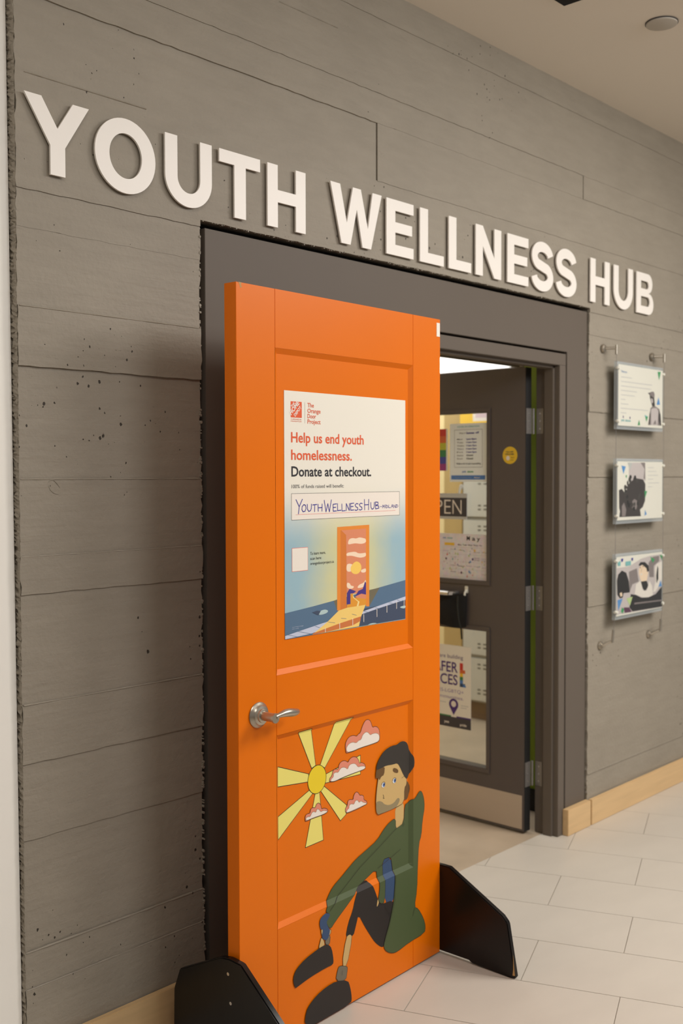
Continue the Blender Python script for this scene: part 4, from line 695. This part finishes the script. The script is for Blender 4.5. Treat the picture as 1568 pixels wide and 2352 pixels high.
# poster stuck on the orange door
po = empty('poster', (DX + math.cos(DA) * .184 - math.sin(DA) * (BD - .0005), DY + math.sin(DA) * .184 + math.cos(DA) * (BD - .0005), 1.106), DA)
tag(po, 'large white and blue Orange Door Project fundraising poster on the orange door', 'poster')
PWD, PHT = .537, .675
MB().box(0, PWD, -.0008, 0, 0, PHT).build('sheet', 'poster_background', po)
pf = lambda u, v, l: (min(max(u, 0), PWD), -.0008 - l, min(max(v, .0), PHT))
f = Flat()
f.rect('logo', .0255, .0698, .603, .6466, 1)
R45 = math.radians(45)
f.text('cwhite', 'THE', .0300, .6290, .017, .0065, .03, 2, R45).text('cwhite', 'HOME', .0275, .6085, .047, .0125, .03, 2, R45).text('cwhite', 'DEPOT', .0430, .6050, .036, .0085, .03, 2, R45)
f.text('logotext', 'CANADA', .0262, .5965, .042, .0038, .0, 2).text('logotext', 'FOUNDATION', .0262, .5912, .042, .0032, .0, 2)
f.line('textgrey', [(.082, .647), (.082, .589)], .0006, 1)
for s_, v_, w_ in (('The', .6337, .0263), ('Orange', .6182, .054), ('Door', .6035, .035), ('Project', .5885, .054)): f.text('logotext', s_, .0927, v_, w_, .0118, .015, 2)
f.text('textgrey', '100% of funds raised will benefit:', .0278, .4105, .218, .0098, .0, 2)
f.text('textdark', 'To learn more,', .1022, .2243, .0640, .0080, .0, 2).text('textdark', 'scan here:', .1022, .2104, .0470, .0080, .0, 2).text('textdark', 'orangedoorproject.ca', .1022, .1965, .0994, .0078, .0, 2)
f.build('printed_text', pf, po)['kind'] = 'stuff'
f = Flat(); f.text('logo', 'Help us end youth', .0267, .5357, .309, .0275, .016, 2).text('logo', 'homelessness.', .0267, .4883, .255, .0275, .016, 2); f.build('printed_heading', pf, po)
f = Flat(); f.text('textdark', 'Donate at checkout.', .0273, .4430, .343, .0272, .018, 2); f.build('printed_line', pf, po)
f = Flat()
f.rect('boxpaper', .0272, .5073, .3237, .3957, 1).outline('frameline', .0272, .5073, .3237, .3957, .0010, 2).line('redline', [(.0435, .338), (.486, .3382)], .0009, 2)
G = {'Y': [[(0, 1), (.5, .5)], [(1, 1.02), (.5, .5), (.38, 0)]], 'O': [[(.5, 1), (.1, .75), (0, .35), (.3, 0), (.75, .08), (1, .5), (.85, .9), (.45, 1)]], 'U': [[(0, 1), (.05, .3), (.35, 0), (.75, .1), (.95, .4), (1, 1)]],
 'T': [[(0, .95), (1, 1)], [(.5, .98), (.45, 0)]], 'H': [[(0, 1), (.05, 0)], [(1, 1), (.95, 0)], [(0, .48), (1, .5)]], 'W': [[(0, 1), (.25, 0), (.5, .7), (.72, 0), (1, 1.02)]], 'E': [[(1, 1), (0, .95), (.05, 0), (1, .03)], [(0, .5), (.8, .53)]],
 'L': [[(0, 1), (.03, .02), (1, .05)]], 'N': [[(0, 0), (.02, 1), (.9, 0), (1, 1)]], 'S': [[(1, .92), (.5, 1), (.1, .8), (.3, .55), (.85, .4), (.9, .12), (.4, 0), (0, .1)]], 'B': [[(.05, 0), (0, 1), (.7, .95), (.75, .65), (.1, .52), (.9, .4), (.95, .1), (.05, 0)]],
 'M': [[(0, 0), (.1, 1), (.5, .3), (.85, 1), (1, 0)]], 'I': [[(.5, 1), (.5, 0)]], 'D': [[(.05, 0), (0, 1), (.8, .75), (.95, .35), (.05, 0)]], 'A': [[(0, 0), (.5, 1), (1, 0)], [(.2, .4), (.8, .42)]], '-': [[(0, .5), (1, .5)]]}
def hand(word, u0, u1, v0, h, first=1.0, wd=.0024):
    n = len(word); wt = [1.0 if c not in 'I' else .4 for c in word]; cw = (u1 - u0) / sum(wt); u = u0
    for i, c in enumerate(word):
        hh = h * (first if i == 0 else 1)
        for st_ in G[c]: f.line('blueink', [(u + x * cw * wt[i] * .78, v0 + y * hh + .0008 * math.sin(i * 2.1)) for x, y in st_], wd, 3)
        u += cw * wt[i]
hand('Y', .0449, .078, .3402, .039); hand('OUTH', .0682, .157, .3450, .0200); hand('W', .1608, .200, .3424, .033); hand('ELLNESS', .1985, .333, .3436, .0205)
hand('H', .3385, .364, .3435, .031); hand('UB', .368, .412, .3447, .0205); hand('-', .4126, .4215, .3455, .012, wd=.0015); hand('MIDLAND', .424, .503, .3468, .0095, wd=.0014)
f.build('handwritten_box', pf, po)
f = Flat(); f.rect('redline', .028, .0926, .182, .247, 1).rect('boxpaper', .0292, .0914, .1832, .2458, 2)
f.build('label_square', pf, po)
f = Flat()
for k, (m, p) in enumerate(ART): f.poly(m, smooth_loop(p, 2) if m in ('pcream', 'pyel', 'pwhite2', 'pyel2') and k != 20 else p, 1 + .12 * k)
for p in POSTS: f.line('cwhite', p, .0022, 5)
for p in LINES: f.line('pblue', p, .0009, 5.3)
f.text('pwhite', 'Artwork shown for campaign', .027, .0295, .045, .0022, 0, 5).text('pwhite', 'use only', .027, .0248, .027, .0022, 0, 5)
f.build('printed_picture', pf, po, .0002)

# ---------------------------------------------------------------- photo panels on cables
t_z, b_z = 2.112, .808
for k, (x, side) in enumerate(((4.3325, 'left'), (4.7995, 'right'))):
    t = empty('hanging_cable', (x, 0, t_z)); tag(t, f'thin steel cable with metal wall mounts on the {side} edge of the photo panels', 'cable')
    wy = -.050
    MB().tube([(0, wy, 0), (0, wy, 1.79 - t_z), (0, wy, .93 - t_z), (-.012 + .0 * k, wy, b_z + .05 - t_z)], .0009, 6).build('cable', 'chrome', t, smooth=True)
    MB().tube([(-.03, -.0005, .002), (-.03, -.004, .002), (-.03, -.009, .002), (-.03, -.012, .002)], [.019, .019, .0165, .008], 24).tube([(-.03, -.010, .002), (-.006, -.044, .002)], .0065, 14).build('upper_mount', 'brushed_nickel', t, smooth=True)
    MB().tube([(0, wy, .016), (0, wy, -.026)], .0062, 14).build('upper_barrel', 'brushed_nickel', t, smooth=True)
    dz = b_z - t_z
    MB().tube([(-.045, -.0005, dz - .02), (-.045, -.004, dz - .02), (-.045, -.009, dz - .02), (-.045, -.012, dz - .02)], [.019, .019, .0165, .008], 24).tube([(-.045, -.010, dz - .02), (-.022, -.044, dz)], .0062, 14).build('lower_mount', 'brushed_nickel', t, smooth=True)
    MB().tube([(-.013, wy, dz + .052), (-.022, wy, dz - .006)], .0055, 14).build('lower_barrel', 'brushed_nickel', t, smooth=True)
PN = [(4.343, 4.787, 1.770, 2.048, 'top clear acrylic panel with a printed page and a figure in a cap', PIC1), (4.340, 4.792, 1.345, 1.615, 'middle clear acrylic panel with a grey photo of curly dark hair', PIC2),
      (4.337, 4.796, .914, 1.186, 'bottom clear acrylic panel with a photo of a smiling person', PIC3)]
for k, (x0, x1, z0, z1, lb, art) in enumerate(PN):
    t = empty('photo_panel', (x0, -.05, z0)); tag(t, lb, 'photo panel', 'acrylic photo panels hung on cables'); w_, h_ = x1 - x0, z1 - z0
    MB().box(-.002, w_ + .002, .0005, .016, -.014, h_ + .010).build('back_sheet', 'acrylic', t, bevel=.0008)
    MB().box(.006, w_ - .006, -.0012, 0, .002, h_ - .003).build('photo_sheet', 'paper', t)
    MB().box(0, w_, -.0045, -.0030, -.004, h_ + .003).build('front_sheet', 'acrylic_front', t)
    f = Flat()
    for j, (m, p) in enumerate(art): f.poly(m, [(min(max(a - x0, .008), w_ - .008), min(max(b - z0, .004), h_ - .005)) for a, b in p], 1 + .2 * j)
    if k == 2:
        for px_, pz_, r_ in ((4.566, 1.122, .004), (4.592, 1.125, .004)): f.poly('photo_black', circle(px_ - x0, pz_ - z0, r_, .0028, 10), 6)
        f.poly('cwhite', arcpts(4.577 - x0, 1.094 - z0, .011, .009, PI, 2 * PI, 8), 6).line('photo_mid', [(4.580 - x0, 1.116 - z0), (4.576 - x0, 1.103 - z0)], .0025, 6)
    if k == 1:
        for i in range(46):
            a_ = rc.uniform(0, 2 * PI); cx_, cz_ = .145 + .072 * math.cos(a_) * rc.uniform(.7, 1.08), .125 + .078 * math.sin(a_) * rc.uniform(.7, 1.08)
            f.poly(rc.choice(['photo_dark', 'photo_dark', 'photo_black', 'slot_dark']), circle(cx_, max(cz_, .02), rc.uniform(.006, .012), rc.uniform(.006, .012), 9), 3 + i * .02)
    if k == 0:
        f.text('pale_blue', 'Thank you', .03, h_ - .038, .055, .010, .02, 2)
        for i in range(9): f.line('faint', [(.03, h_ - .058 - .020 * i), (.03 + [.10, .30, .29, .15, .13, .04, .07, .26, .05][i], h_ - .058 - .020 * i)], .0035, 1)
        f.text('tri_teal', 'ywh', .032, .022, .03, .011, .03, 2).text('tri_teal', 'simcoe', .072, .022, .05, .011, .03, 2).poly('violet', circle(.052, .042, .004, .006, 10), 3).poly('violet', circle(.115, .040, .004, .006, 10), 3)
    if k == 1:
        for i in range(6): f.line('faint', [(.30, h_ - .03 - .018 * i), (.30 + [.055, .08, .1, .05, .11, .04][i], h_ - .03 - .018 * i)], .003, 1)
    f.build('print', lambda u, v, l: (u, -.0012 - l, v), t)
    for (u, v) in ((0.002, .022), (0.002, h_ - .020), (w_ - .002, .022), (w_ - .002, h_ - .020)):
        s_ = -1 if u < .1 else 1
        MB().tube([(u + s_ * .010, -.001, v), (u - s_ * .002, -.001, v)], .0062, 14).tube([(u - s_ * .002, -.0095, v), (u - s_ * .002, .006, v)], .0060, 14).build('clamp', 'hook_white', t, smooth=True)

# ---------------------------------------------------------------- ceiling fittings
t = empty('smoke_detector', (3.672, -.575, CEIL)); tag(t, 'round flat white disc on the ceiling', 'detector')
MB().tube([(0, 0, 0), (0, 0, -.008), (0, 0, -.010)], [.056, .055, .050], 40).build('disc', 'detector_white', t, smooth=True); MB().tube([(0, 0, -.001), (0, 0, -.0045)], [.058, .058], 40).build('rim', 'slot_dark', t, smooth=True)
t = empty('ceiling_slot', (3.0, -.5, CEIL)); tag(t, 'black recessed slot diffuser in the ceiling', 'vent')
MB().box(-.3, .308, -.06, .110, -.003, -.0005).build('black_slot', 'black_gap', t); MB().box(-.31, .314, -.07, .116, -.0015, -.0003).build('rim', 'ceiling_paint', t)
